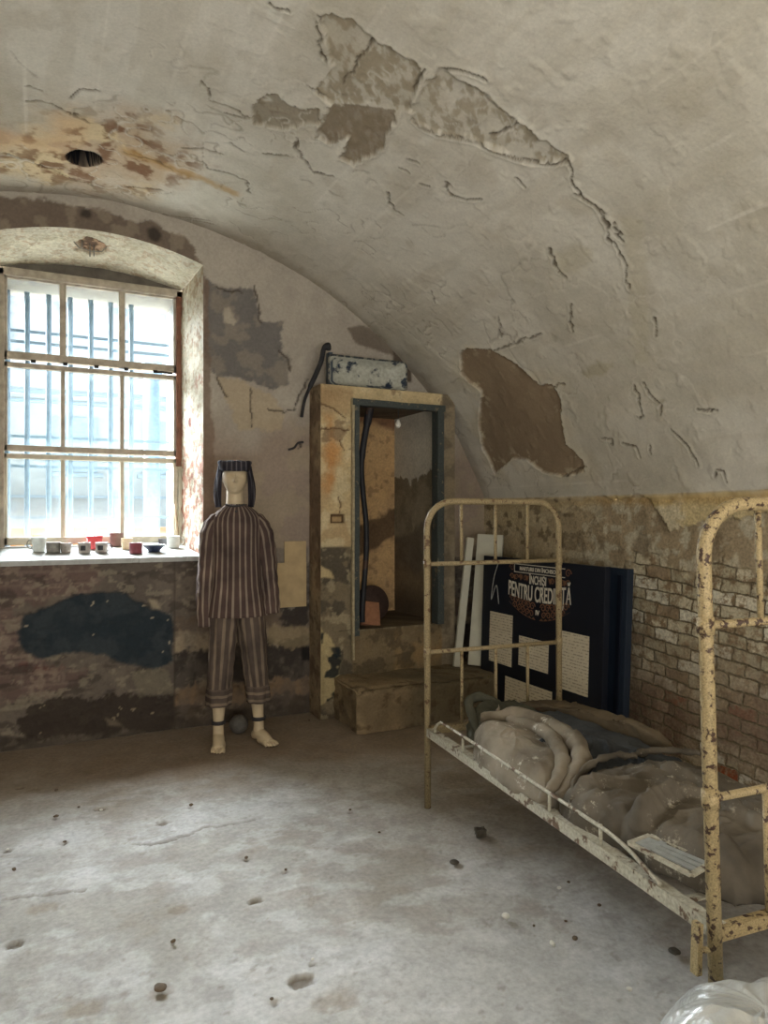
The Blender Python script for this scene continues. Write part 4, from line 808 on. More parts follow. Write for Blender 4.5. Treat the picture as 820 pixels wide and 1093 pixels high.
# local: x across, -y towards the camera
def bl_(a, b, z): return Vector((a, -b, z))
M_paint = mat('chipped_cream_paint', (140, 124, 92), .6, .0, var=.25, scale=30, bump=.5, col2=(92, 68, 46), thr=.58)
M_paint2 = mat('rusty_cream_paint', (150, 132, 95), .6, .0, var=.3, scale=44, bump=.6, col2=(62, 42, 30), thr=.55)
M_railg = mat('scuffed_rail', (164, 158, 140), .6, .1, var=.25, scale=18, bump=.5, col2=(92, 72, 54), thr=.56)
def bed_end(name, b, top, bars, lean, m, r=.017, spx=(.19, .385, .575), w=BW, low=.38, twist=0):
    """arched tube with two posts (lean shifts the top sideways)"""
    e = bpy.data.objects.new(name, None); link(e, bed); e.empty_display_size = .05
    R_ = .14; pts = [(0, 0), (0, top-R_)]+[(R_-R_*math.cos(a), top-R_+R_*math.sin(a)) for a in np.linspace(0.15, math.pi/2, 8)]
    pts += [(w/2, top)]+[(w-x, z) for x, z in pts[::-1]]
    sh = lambda a, z: bl_(a+lean*(z/top), b+twist*(a/w)+.0, z)
    bm = bmesh.new(); tube(bm, [sh(a, z) for a, z in pts], r, 14); obj('arch_tube', bm, m, e)
    for z in bars:
        bm = bmesh.new(); tube(bm, [sh(0, z), sh(w, z)], .011, 10); 
        for a in (0, w): tube(bm, [sh(a, z-.022), sh(a, z+.022)], r*1.18, 12)
        obj('crossbar', bm, m, e)
    bm = bmesh.new(); oriented(bm, sh(.005, low+.0), sh(w-.005, low), (0, 0, 1), .035, .03); bevel(bm, .003); obj('base_bar', bm, m, e, False)
    for a in spx:
        bm = bmesh.new(); tube(bm, [sh(a, bars[0]), sh(a, top-.003)], .0085, 8); obj('spindle', bm, m, e)
        bm = bmesh.new(); tube(bm, [sh(a, low), sh(a, bars[1])], .0085, 8); obj('spindle', bm, m, e)
    return sh
bed_end('headboard', 0, 1.51, (1.20, .765), -.005, M_paint, r=.016)
bed_end('footboard', BL, 1.475, (1.165, .722), -.055, M_paint2, r=.0185, low=.375)
for a, n_ in ((.0, 'side_rail'), (BW, 'side_rail')):
    bm = bmesh.new(); s_ = 1 if a == 0 else -1; la = -.015 if a == 0 else 0
    box(bm, (0, 0, 0), (.004, BL, .040)); bmesh.ops.translate(bm, verts=bm.verts, vec=(a+la*.7, -BL/2, .375)); q = box(bm, (a+la*.7+s_*.018, -BL/2, .393), (.036, BL, .004)); obj(n_, bm, M_railg, bed, False)
# side guard rod bent down at both ends, on small posts
zr = .475; pts = [(0.0, .09, .40), (0, .10, .425), (0, .14, .455), (0, .20, .465), (0, .5, .465), (0, .9, .46), (0, 1.30, .455), (0.0, 1.36, .453), (0, 1.45, .44), (0, 1.53, .415), (0, 1.58, .40)]
bm = bmesh.new(); tube(bm, crom([bl_(-.005, b, z) for _, b, z in pts], 5), .0065, 8); obj('guard_rod', bm, M_railg, bed)
for b in (.38, .72, 1.04, 1.32):
    bm = bmesh.new(); tube(bm, [bl_(-.005, b, .385), bl_(-.005, b, .463)], .006, 8); obj('guard_post', bm, M_railg, bed)
for b in (.25, .62, 1.0, 1.38, 1.62):
    bm = bmesh.new(); box(bm, (BW/2, -b, .366), (BW-.02, .03, .005)); obj('slat', bm, M_railg, bed, False)
for a in (.25, .50):
    bm = bmesh.new(); box(bm, (a, -BL/2, .360), (.022, BL-.02, .004)); obj('slat', bm, M_railg, bed, False)
bm = bmesh.new(); oriented(bm, bl_(-.055, BL-.02, .27), bl_(-.05, BL-.02, .40), (0, 1, 0), .024, .016); tube(bm, [bl_(-.055, BL-.02, .33), bl_(-.02, BL-.0, .335)], .008, 8); obj('corner_bracket', bm, M_paint2, bed, False)
# ------------------------------------------------------------------ bedding
def cloth_mat(name, c, c2, dust=None):
    m, t, N, L, B = nt(name); g = N.new('ShaderNodeTexCoord').outputs['Object']
    n = tex(N, L, 'ShaderNodeTexNoise', 5, g, Detail=6); r = ramp(N, L, n.outputs[0], .35, .65, L4(c), L4(c2)); o = r.outputs[0]
    if dust:
        n2 = tex(N, L, 'ShaderNodeTexNoise', 26, g, Detail=7, Roughness=.75); n3 = tex(N, L, 'ShaderNodeTexNoise', 4, g, Detail=2); r2 = ramp(N, L, n2.outputs[0], .56, .66); r3 = ramp(N, L, n3.outputs[0], .48, .6)
        mm = N.new('ShaderNodeMath'); mm.operation = 'MULTIPLY'; L.new(r2.outputs[0], mm.inputs[0]); L.new(r3.outputs[0], mm.inputs[1]); m3 = N.new('ShaderNodeMath'); m3.operation = 'MULTIPLY'; m3.inputs[1].default_value = .8; L.new(mm.outputs[0], m3.inputs[0]); o = mix(N, L, m3.outputs[0], o, L4(dust))
    L.new(o, B.inputs['Base Color']); B.inputs['Roughness'].default_value = .95; B.inputs['Specular IOR Level'].default_value = .1
    B.inputs['Sheen Weight'].default_value = .0
    n4 = tex(N, L, 'ShaderNodeTexNoise', 14, g, Detail=4); p = bumpn(N, L, n4.outputs[0], .5, .02, B); n5 = tex(N, L, 'ShaderNodeTexNoise', 350, g); bumpn(N, L, n5.outputs[0], .4, .002, B, p); return m
def heap(bm, poly, zb, h, folds, nr=46, na=160, edge=.30, skew=None):
    """cushion-like cloth heap over a star-shaped outline in bed coordinates"""
    B_ = np.array(crom([np.array(p, float) for p in poly], max(2, na//len(poly)), True)); na = len(B_); c = B_.mean(0); rings = []
    t = np.linspace(0, 1, nr)[1:]; 
    R_ = (1-(1-t)**1.0); A = c+(B_[None]-c)*R_[:, None, None]
    hh = np.minimum(1, (1-t)/edge); prof = np.sqrt(np.clip(1-(1-hh)**2, 0, 1))
    a_, b_ = A[..., 0], A[..., 1]; z = zb+h(a_, b_)*prof[:, None]+folds(a_, b_)*np.minimum(1, hh*1.5)[:, None]
    cv = bm.verts.new(bl_(c[0], c[1], zb+float(h(c[0:1], c[1:2])[0])+float(folds(c[0:1], c[1:2])[0])))
    for i in range(len(t)): rings.append([bm.verts.new(bl_(a_[i, k], b_[i, k], z[i, k])) for k in range(na)])
    for k in range(na): bm.faces.new((cv, rings[0][k], rings[0][(k+1) % na]))
    for X_, Y_ in zip(rings, rings[1:]):
        for k in range(na): bm.faces.new((X_[k], X_[(k+1) % na], Y_[(k+1) % na], Y_[k]))
    lowr = [bm.verts.new(bl_(c[0]+(p[0]-c[0])*.93, c[1]+(p[1]-c[1])*.93, zb-.015)) for p in B_]
    for k in range(na): bm.faces.new((rings[-1][k], rings[-1][(k+1) % na], lowr[(k+1) % na], lowr[k]))
    bm.faces.new(lowr)
def ridged(a, b, f, s, dx=1, dy=1, pw=2):
    w1 = fbm(a, b, 3, 3, s+5); x = a*dx+w1*.25; y = b*dy+w1*.25; n = vn(x*f, y*f, s); return (1-np.abs(2*n-1))**pw
M_bl1 = cloth_mat('beige_blanket', (98, 89, 76), (138, 128, 112), (206, 200, 184)); M_bl2 = cloth_mat('charcoal_cloth', (50, 52, 54), (70, 72, 74)); M_bl3 = cloth_mat('brown_blanket', (74, 68, 59), (106, 98, 86), (180, 172, 154)); M_bl4 = cloth_mat('tan_blanket', (76, 66, 53), (102, 90, 72)); M_bl5 = cloth_mat('green_grey_cloth', (66, 66, 56), (88, 86, 74))
def bedthing(name, bm, m, label, cat):
    
    bm.normal_update(); bm.verts.ensure_lookup_table(); co = np.array([v_.co[:] for v_ in bm.verts]); no = np.array([v_.normal[:] for v_ in bm.verts]); p_, q_ = co[:, 0]+co[:, 2]*.6, co[:, 1]-co[:, 2]*.4
    w_ = fbm(p_, q_, 6, 2, 880)*.3; d1, d2 = p_*.8+q_*.6, q_*.8-p_*.6; n_ = (1-np.abs(2*vn((d1+w_)*3.5, (d2+w_*.6)*15+4, 881)-1))**3*.010+(1-np.abs(2*vn((d2*.9+p_*.5-w_)*4+9, (d1-w_*.7)*19, 883)-1))**3*.006+(1-np.abs(2*vn((p_-w_)*9+3, (q_+w_)*34, 887)-1))**2*.004+(fbm(p_, q_, 60, 2, 885)-.5)*.003-.005
    co = co+no*n_[:, None]
    for v_, c_ in zip(bm.verts, co): v_.co = c_
    o = obj(name, bm, m); o.location = BF; o.rotation_euler = bed.rotation_euler; tag(o, label, cat); return o
# brown blanket, foot half
def h_big(a, b): return .115+.035*np.exp(-((b-1.15)/.10)**2)*np.exp(-((a-.3)/.3)**2)+.03*np.exp(-((a-.28)/.14)**2-((b-1.45)/.2)**2)-.05*sst(.45, .75, a)
def bed_ab(x, y, z=.52): p = atZ(x, y, z)-np.array(BF); return (float(p @ np.array(BA)), float(p @ np.array(BB)))
FOLDS = [mapped(bed_ab, q, 2.5625, 500, 740) for q in ([(430, 335), (500, 300), (570, 276), (640, 276), (700, 310), (790, 352)], [(330, 238), (440, 248), (540, 262), (620, 258)], [(440, 352), (462, 330), (505, 300), (560, 286)], [(560, 215), (640, 240), (720, 290), (820, 330)], [(400, 330), (420, 370), (440, 395)], [(690, 400), (750, 430), (790, 500)])]
def f_big(a, b):
    q = a*.75+b*.65; w1 = fbm(a, b, 3, 3, 905)
    r = .030*(1-np.abs(2*vn((a*.45+b*1.0+w1*.22)*4.2, (a*.9-b*.3)*1.3, 910)-1))**2.5+.016*(1-np.abs(2*vn((a*.3+b*.9+w1*.3)*10, (a-b*.3)*2.5, 912)-1))**2+.008*fbm(a, b, 14, 3, 915)
    g_ = 0
    for i_, fl_ in enumerate(FOLDS):
        wj = (fbm(a, b, 8, 2, 917)-.5)*.03; d_ = seg_d(a+wj, b+wj, fl_); g_ = g_+(.030, .020, .024, .018, .018, .02)[i_]*np.exp(-(d_/.018)**2)-.010*np.exp(-((d_-.04)/.018)**2)
    return .45*r-.008+g_
bm = bmesh.new(); heap(bm, [(.05, 1.04), (.20, 1.0), (.45, .95), (.72, .98), (.76, 1.2), (.765, 1.5), (.75, 1.74), (.45, 1.75), (.20, 1.74), (.11, 1.66), (.075, 1.5), (.05, 1.35), (.02, 1.2), (.02, 1.1)], .385, h_big, f_big, edge=.22, nr=80, na=280)
pts = crom([bl_(.03, 1.13, .46), bl_(.09, 1.06, .50), bl_(.20, 1.02, .535), bl_(.33, .99, .535), bl_(.40, 1.02, .53)], 6); tube(bm, pts, [.010+.003*math.sin(k*1.3) for k in range(len(pts))], 10)
pts = crom([bl_(.40, .985, .52), bl_(.52, .94, .51), bl_(.64, .94, .50), bl_(.74, .98, .49)], 6); tube(bm, pts, [.009+.003*math.sin(k*1.7) for k in range(len(pts))], 10)
bedthing('blanket', bm, M_bl3, 'large dusty brown blanket heaped on the near half of the bed', 'blanket')
# dark cloth in the middle
bm = bmesh.new(); heap(bm, [(.20, .50), (.35, .22), (.52, .18), (.66, .40), (.70, .70), (.70, 1.02), (.50, 1.06), (.25, 1.10), (.10, 1.10), (.10, .85)], .385, lambda a, b: .095-.03*sst(.5, .72, a)+.02*np.exp(-((b-.6)/.2)**2), lambda a, b: .026*ridged(a, b, 5, 931, .4, 1.2)+.012*ridged(a, b, 12, 935, .8, .8)-.014, edge=.25, nr=60, na=200)
bedthing('folded_cloth', bm, M_bl2, 'charcoal grey cloth lying across the middle of the bed', 'cloth')
# tan blanket behind, near the wall
bm = bmesh.new(); heap(bm, [(.36, .16), (.50, .08), (.66, .10), (.755, .30), (.765, .62), (.755, .82), (.71, .80), (.67, .60), (.59, .36), (.46, .24)], .47, lambda a, b: .038+.0*a, lambda a, b: .024*ridged(a, b, 5, 941, 1.2, .5)-.008, edge=.4, nr=40, na=160)
bedthing('folded_blanket', bm, M_bl4, 'tan blanket strip on the far side of the bed beside the navy panel', 'blanket')
# greenish garment at the head
bm = bmesh.new(); heap(bm, [(.12, .20), (.20, .08), (.34, .05), (.50, .10), (.50, .26), (.38, .36), (.24, .36), (.13, .32)], .385, lambda a, b: .115+.03*np.exp(-((a-.22)/.07)**2-((b-.14)/.08)**2), lambda a, b: .03*ridged(a, b, 7, 951)-.01, edge=.4, nr=40, na=140)
pts = crom([bl_(.14, .30, .43), bl_(.13, .20, .50), bl_(.18, .10, .535), bl_(.26, .08, .54), bl_(.33, .12, .51)], 6); tube(bm, pts, .017, 10)
bedthing('crumpled_garment', bm, M_bl5, 'crumpled grey green garment at the head end of the bed', 'garment')
# beige folded sack with its curled edge
def h_p(a, b): return .135-.03*np.abs(a-.1)/.2+.02*np.exp(-((b-.5)/.12)**2)
bm = bmesh.new(); heap(bm, [(.05, .38), (.12, .30), (.22, .31), (.28, .45), (.28, .65), (.23, .86), (.12, .98), (.01, 1.0), (-.01, .85), (-.015, .6), (.01, .45)], .385, h_p, lambda a, b: .016*ridged(a, b, 5, 961, 1.5, .4)+.006*fbm(a, b, 16, 3, 965)-.008, edge=.42, nr=60, na=200)
pts = crom([bl_(.13, .32, .51), bl_(.25, .42, .535), bl_(.30, .62, .53), bl_(.27, .82, .525), bl_(.19, .96, .51), bl_(.10, 1.03, .48), (.04, -1.05, .435)], 8)
tube(bm, pts, [.022+.022*math.sin(math.pi*min(1, k/(len(pts)-1)*1.15))+.003*math.sin(k*1.1) for k in range(len(pts))], 16)
pts = crom([bl_(.20, .42, .53), bl_(.235, .60, .535), bl_(.205, .78, .53), bl_(.13, .93, .505), bl_(.04, 1.0, .46), bl_(-.005, .98, .41)], 8)
tube(bm, pts, [.012+.018*math.sin(math.pi*min(1, k/(len(pts)-1)))+.003*math.sin(k*1.4) for k in range(len(pts))], 14)
pts = crom([bl_(.17, .36, .51), bl_(.20, .34, .55), bl_(.205, .33, .575)], 5); tube(bm, pts, [.018, .016, .014, .013, .012, .010, .009, .007, .005, .004, .003][:len(pts)], 8)
bedthing('folded_sack', bm, M_bl1, 'pale beige folded blanket with rolled edge at the bed side rail', 'blanket')
# small framed metal plate on the side of the bed
tr_ = empty('metal_tray', (0, 0, 0)); pl4 = [bl_(.0, 1.38, .445), bl_(.12, 1.34, .455), bl_(.17, 1.60, .45), bl_(.05, 1.64, .44)]
mw = Matrix.Translation(BF) @ Matrix.Rotation(bed.rotation_euler[2], 4, 'Z'); pl4 = [Vector(atZ(x_, y_, .468)) for x_, y_ in ((672, 900), (694, 892), (764, 919), (738, 934))]; c = sum(pl4, Vector())/4; tr_.location = c
tag(tr_, 'small grey metal grille plate lying beside the brown blanket on the bed', 'metal plate'); pl4 = [p-c for p in pl4]
bm = bmesh.new()
for i in range(4): oriented(bm, pl4[i], pl4[(i+1) % 4], (0, 0, 1), .008, .016)
obj('plate_frame', bm, M_railg, tr_, False)
bm = bmesh.new()
for t_ in (.28, .5, .72): oriented(bm, pl4[0].lerp(pl4[1], t_), pl4[3].lerp(pl4[2], t_), (0, 0, 1), .005, .02)
oriented(bm, pl4[0].lerp(pl4[3], .25), pl4[1].lerp(pl4[2], .25), (0, 0, 1), .006, .02); obj('plate_strip', bm, mat('zinc', (150, 152, 148), .5, .3), tr_, False)
# ================================================================== MANNEQUIN
MX, MY = 1.09, 4.37
man = empty('mannequin', (MX, MY, 0), -math.atan2(MX, MY)); tag(man, 'mannequin in a brown striped prisoner uniform and cap standing barefoot by the wall', 'mannequin')
def loft(bm, rings, n=28, cap=True):
    """rings: (cx, cy, z, rx, ry[, power])"""
    R_ = []
    for cx, cy_, z, rx, ry in rings: R_.append([bm.verts.new((cx+rx*math.cos(2*math.pi*k/n), cy_+ry*math.sin(2*math.pi*k/n), z)) for k in range(n)])
    for A, B_ in zip(R_, R_[1:]):
        for k in range(n): bm.faces.new((A[k], A[(k+1) % n], B_[(k+1) % n], B_[k]))
    if cap: bm.faces.new(R_[0][::-1]); bm.faces.new(R_[-1])
    return R_
def limb(bm, pts, rs, n=16): tube(bm, crom(pts, 4), [float(v_) for v_ in np.interp(np.linspace(0, len(rs)-1, (len(pts)-1)*4+1), range(len(rs)), rs)], n)
M_skin = mat('painted_mannequin_skin', (190, 172, 142), .55, var=.12, scale=14, bump=.05)
bm = bmesh.new()
# head as a shaped lattice of rings, front is -y
HZ = 1.672
for _ in (0,):
    nu_, nv_ = 64, 48; V_ = []
    for j in range(nv_+1):
        ph = math.pi*j/nv_; row = []
        for i in range(nu_):
            th_ = 2*math.pi*i/nu_; x = math.sin(ph)*math.sin(th_); y = -math.sin(ph)*math.cos(th_); z = math.cos(ph)
            zz_ = z*.112; jaw = sst(.0, -1.0, np.array(z)); jaw = float(np.clip((-z-.05)/.95, 0, 1))
            xx = x*.074*(1-.22*jaw**1.5); yy_ = y*.092
            if y > 0: yy_ *= (1-.45*jaw)
            else: yy_ = yy_*(1-.10*jaw)
            fx, fz = xx, zz_; front = max(0, -y)
            g_ = lambda cx, cz_, sx_, sz_: math.exp(-((fx-cx)/sx_)**2-((fz-cz_)/sz_)**2)
            if y < 0:
                d = 0
                d += .026*g_(0, -.022, .011, .012)+.018*g_(0, -.002, .008, .022)         # nose
                d -= .017*(g_(.029, .006, .016, .011)+g_(-.029, .006, .015, .010)); d += .005*(g_(.029, .004, .010, .006)+g_(-.029, .004, .010, .006))
                d += .005*(g_(.028, .026, .022, .006)+g_(-.028, .026, .022, .006)); d += .008*g_(0, -.051, .020, .005)+.008*g_(0, -.065, .017, .005)-.007*g_(0, -.058, .022, .003)
                d -= .004*g_(0, -.075, .02, .006); d += .008*g_(0, -.092, .02, .013)
                yy_ -= d*min(1, front*2)
            row.append(bm.verts.new((xx, yy_-.012, HZ+zz_)))
        V_.append(row)
    for j in range(nv_):
        for i in range(nu_):
            q = (V_[j][i], V_[j][(i+1) % nu_], V_[j+1][(i+1) % nu_], V_[j+1][i])
            try: bm.faces.new(q)
            except Exception: pass
bmesh.ops.remove_doubles(bm, verts=bm.verts, dist=.0004)
for s_ in (-1, 1):   # ears
    limb(bm, [(s_*.071, -.0, 1.695), (s_*.080, .008, 1.685), (s_*.079, .008, 1.665), (s_*.072, .0, 1.650)], [.007, .010, .010, .007], 10)
loft(bm, [(0, .012, 1.40, .080, .06), (0, .012, 1.46, .055, .052), (0, .008, 1.50, .054, .054), (0, .006, 1.56, .052, .054), (0, .004, 1.62, .050, .055)])
loft(bm, [(0, 0, .85, .10, .08), (0, 0, .92, .12, .085), (0, 0, 1.05, .11, .08), (0, 0, 1.2, .125, .085), (0, 0, 1.35, .13, .085), (0, .005, 1.43, .10, .065)])
for s_ in (-1, 1):
    limb(bm, [(s_*.135+.01, 0, 1.385), (s_*.17+.015, .01, 1.2), (s_*.18+.02, 0, 1.05), (s_*.19+.022, -.03, .90)], [.030, .030, .030, .024])
# legs: image-left foot points at the viewer, image-right foot turned out
LG = [(-.075, -.080, .0, -.105, .0), (.075, .165, .35, .115, -.01)]
feet = []
for s_, ax, turn, _, dy in ((-1, -.100, .02, 0, -.02), (1, .148, .55, 0, .02)):
    hipx = s_*.075; kx = hipx+(ax-hipx)*.5
    limb(bm, [(hipx, 0, .90), (hipx+(ax-hipx)*.25, 0, .70), (kx, -.005, .50), (hipx+(ax-hipx)*.8, .012+dy, .32), (ax, .015+dy, .14), (ax, .015+dy, .07)], [.065, .062, .048, .044, .032, .035])
    dr = Vector((math.sin(turn), -math.cos(turn), 0)); pr = Vector((math.cos(turn), math.sin(turn), 0)); an = Vector((ax, .02+dy, 0))
    limb(bm, [an-dr*.045+Vector((0, 0, .032)), an+dr*.01+Vector((0, 0, .050)), an+dr*.07+Vector((0, 0, .038)), an+dr*.125+pr*.004*s_+Vector((0, 0, .024))], [.028, .038, .036, .022], 14)
    limb(bm, [an-dr*.02+pr*.012+Vector((0, 0, .025)), an+dr*.06+pr*.020+Vector((0, 0, .022)), an+dr*.12+pr*.018+Vector((0, 0, .018))], [.024, .026, .018], 12)
    limb(bm, [an+dr*.04-pr*.012+Vector((0, 0, .024)), an+dr*.12-pr*.022+Vector((0, 0, .018))], [.026, .018], 12)
    for q, (off, r_, ln) in enumerate(((-.026, .0125, .165), (-.008, .0095, .172), (.007, .009, .166), (.020, .0085, .156), (.032, .008, .144))):
        r_ *= .86; off *= (-s_*-1 if s_ < 0 else -1)*1.22; off = off if s_ < 0 else off
        limb(bm, [an+dr*(ln-.05)+pr*off*.9+Vector((0, 0, .022)), an+dr*(ln-.018)+pr*off+Vector((0, 0, .019)), an+dr*ln+pr*off+Vector((0, 0, r_))], [r_, r_*1.02, r_*.9], 10)
    feet.append((an, dr, pr))
body = obj('body', bm, M_skin, man)
rm = body.modifiers.new('remesh', 'REMESH'); rm.mode = 'VOXEL'; rm.voxel_size = .0036; rm.use_smooth_shade = True
sm = body.modifiers.new('smooth', 'SMOOTH'); sm.iterations = 1; sm.factor = .4
dg = bpy.context.evaluated_depsgraph_get(); me = bpy.data.meshes.new_from_object(body.evaluated_get(dg)); body.modifiers.clear(); body.data = me
# striped clothes
M_sh = mat_stripe('striped_cotton', (80, 66, 62), (132, 120, 108), .24, .040); M_tr = mat_stripe('striped_trousers', (84, 74, 68), (118, 106, 92), .30, .046); M_cap = mat_stripe('striped_cap', (44, 42, 48), (82, 80, 84), .22, .028)
def garment(name, shells, m):
    bm = bmesh.new(); ly = bm.verts.layers.float.new('su')
    for rings, closed_ends in shells:
        R_ = []
        for ring in rings:
            row = []
            for co, su in ring: v_ = bm.verts.new(co); v_[ly] = su; row.append(v_)
            R_.append(row)
        n = len(R_[0])
        for A, B_ in zip(R_, R_[1:]):
            for k in range(n): bm.faces.new((A[k], A[(k+1) % n], B_[(k+1) % n], B_[k]))
        for e, c_ in zip((R_[0], R_[-1]), closed_ends):
            if c_: bm.faces.new(e if e is R_[-1] else e[::-1])
    o = obj(name, bm, m, man); so = o.modifiers.new('thick', 'SOLIDIFY'); so.thickness = .004; so.offset = 1
    me_ = bpy.data.meshes.new_from_object(o.evaluated_get(bpy.context.evaluated_depsgraph_get())); o.modifiers.clear(); o.data = me_; return o
def tring(cx, cy_, z, rx, ry, n, W, fold=0, ph=0, kf=7, hoop=False, tilt=0):
    out = []
    for k in range(n):
        a = 2*math.pi*k/n-math.pi/2; f_ = 1+fold*(math.sin(kf*a+ph)+.6*math.sin((kf+4)*a-ph*1.7)); x = cx+rx*f_*math.cos(a); y = cy_+ry*f_*math.sin(a)
        d = (k/n)*2*math.pi if k <= n/2 else (k/n-1)*2*math.pi
        su = abs(d)*W if True else 0
        su = d*W+10.0
        out.append(((x, y, z+tilt*math.cos(a)*rx), (z+10) if hoop else su))
    return out
def sleeve(pts, rs, W, n=36, fold=.06):
    c_ = crom(pts, 7); m_ = len(c_); rr_ = np.interp(np.linspace(0, 1, m_), np.linspace(0, 1, len(rs)), rs); rings = []
    for i, p in enumerate(c_):
        t_ = Vector(c_[min(i+1, m_-1)]-c_[max(i-1, 0)]).normalized(); x = Vector((1, 0, 0)); x = (x-t_*x.dot(t_)).normalized(); y = t_.cross(x); row = []
        for k in range(n):
            a = 2*math.pi*k/n; cr = 1+fold*math.sin(5*a+i*.35)+.05*math.sin(i*1.35+2*math.sin(a)); q = Vector(p)+(x*math.cos(a)+y*math.sin(a)*1.1)*rr_[i]*cr; row.append((tuple(q), 10+min(k, n-k)/n*2*math.pi*W))
        rings.append(row)
    return rings
n = 84; T = []
zs = [(1.505, .060, .062, .0), (1.495, .072, .070, 0), (1.48, .095, .078, .01), (1.455, .125, .085, .01), (1.425, .148, .094, .012), (1.38, .155, .102, .012), (1.30, .152, .108, .018), (1.2, .152, .11, .022), (1.1, .156, .112, .028), (1.0, .162, .117, .035), (.92, .176, .128, .042), (.86, .185, .134, .046), (.825, .190, .138, .048), (.812, .191, .139, .048)]
zf = np.linspace(1.505, .812, 60); zi = [z_[0] for z_ in zs][::-1]
for i, z in enumerate(zf):
    rx, ry, fo = (float(np.interp(z, zi, [q[k_] for q in zs][::-1])) for k_ in (1, 2, 3)); T.append(tring(.012, -.002, z, rx, ry, n, .17, fo, 1.3*math.sin(z*4)+z*3, 8, tilt=.0))
sl = sleeve([(-.085, 0, 1.425), (-.120, 0, 1.402), (-.150, .0, 1.33), (-.162, .005, 1.20), (-.172, 0, 1.06), (-.178, -.02, .90), (-.176, -.03, .755)], [.030, .043, .053, .053, .052, .050, .044], .055)
sr = sleeve([(.110, 0, 1.425), (.145, 0, 1.40), (.182, .0, 1.33), (.200, .005, 1.20), (.212, 0, 1.06), (.224, -.02, .93), (.230, -.03, .825)], [.030, .043, .052, .052, .050, .048, .044], .055)
garment('shirt', [(T, (False, False)), (sl, (False, True)), (sr, (False, True))], M_sh)
bm = bmesh.new(); pts = crom([(-.055, -.055, 1.505), (-.02, -.078, 1.495), (.02, -.078, 1.495), (.06, -.055, 1.505)], 5); tube(bm, pts, .006, 8); lathe(bm, [(.002, 0), (.008, .001), (.008, .004), (.002, .005)], (0, 0, 0), 12)
for v_ in bm.verts:
    if abs(v_.co.z) < .02: v_.co = Vector((v_.co.x+.008, -.112-v_.co.z, 1.463+v_.co.y))
obj('collar', bm, M_dark, man)
shells = []
for s_, ax, dy in ((-1, -.100, -.02), (1, .148, .02)):
    rg = []; hz = []
    for z in np.linspace(.93, .262, 56):
        t_ = (.93-z)/(.93-.26); cx = s_*.070+(ax-s_*.070)*t_+.012*(1-t_); rx = float(np.interp(t_, [0, .3, .6, .8, 1], [.086, .084, .076, .070, .074])); ry = float(np.interp(t_, [0, .3, .6, 1], [.105, .10, .085, .078]))
        fo = .035+.03*t_; ph = z*9+s_; rg.append(tring(cx, dy*t_, z, rx*(1+.02*math.sin(z*60)), ry, 52, .078, fo, ph, 6, hoop=(z < .36)))
    shells.append((rg, (True, False)))
garment('trousers', shells, M_tr)
# soft box cap with two long ear flaps
cap = []
for i, (z, rx, ry) in enumerate(((1.690, .084, .104), (1.708, .089, .106), (1.730, .096, .107), (1.748, .101, .107), (1.756, .099, .104), (1.764, .080, .085), (1.772, .045, .055), (1.774, .01, .01))):
    row = []
    for k in range(60):
        a = 2*math.pi*k/60; ca, sa = math.cos(a), math.sin(a); e_ = .72 if 1 < i < 5 else .9; x = rx*abs(ca)**e_*(1 if ca > 0 else -1); y = ry*abs(sa)**e_*(1 if sa > 0 else -1); row.append(((x, y-.006, z+.018+(.012 if abs(ca) > .7 and 2 <= i <= 4 else 0)-.010*max(0, -sa)*(i < 2)), 10+(x if i < 5 else x)))
    cap.append([((c_[0], c_[1], 1.716+(c_[2]-1.708)*.72), s9) for c_, s9 in row])
garment('cap', [(cap, (False, True))], M_cap)
for s_ in (-1, 1):
    bm = bmesh.new(); ly = bm.verts.layers.float.new('su'); rows = []
    for i in range(22):
        t_ = i/21; z = 1.750-.262*t_; rows.append([])
        for k in range(9):
            f_ = k/8-.5; w_ = .028+.008*t_; y = -.01+f_*2*w_*(.9+.1*math.sin(t_*6)); x = s_*(.096+.012*math.sin(t_*3.1)+.010*t_+.005*math.sin(f_*9+t_*5)+.036*f_-.006)
            v_ = bm.verts.new((x, y, z)); v_[ly] = 10+y; rows[-1].append(v_)
    for A, B_ in zip(rows, rows[1:]):
        for k in range(8): bm.faces.new((A[k], A[k+1], B_[k+1], B_[k]))
    o = obj('ear_flap', bm, M_cap, man); so = o.modifiers.new('t', 'SOLIDIFY'); so.thickness = .006
for an, dr, pr in feet:
    bm = bmesh.new(); R_ = .040; lathe(bm, [(R_-.004, -.011), (R_+.004, -.011), (R_+.005, .011), (R_-.004, .011)], (an.x, an.y-.004, .150), 28); bmesh.ops.delete(bm, geom=[f for f in bm.faces if len(f.verts) > 4], context='FACES'); obj('ankle_shackle', bm, M_dark, man)
bm = bmesh.new(); bmesh.ops.create_uvsphere(bm, u_segments=32, v_segments=20, radius=.062)
p = atZ(257, 785, 0); bmesh.ops.translate(bm, verts=bm.verts, vec=(p[0], p[1]+.05, .06)); tag(obj('iron_ball', bm, mat('grey_ball', (88, 84, 78), .7, var=.3, scale=30)), 'dull grey ball on the floor behind and between the mannequin feet', 'ball')
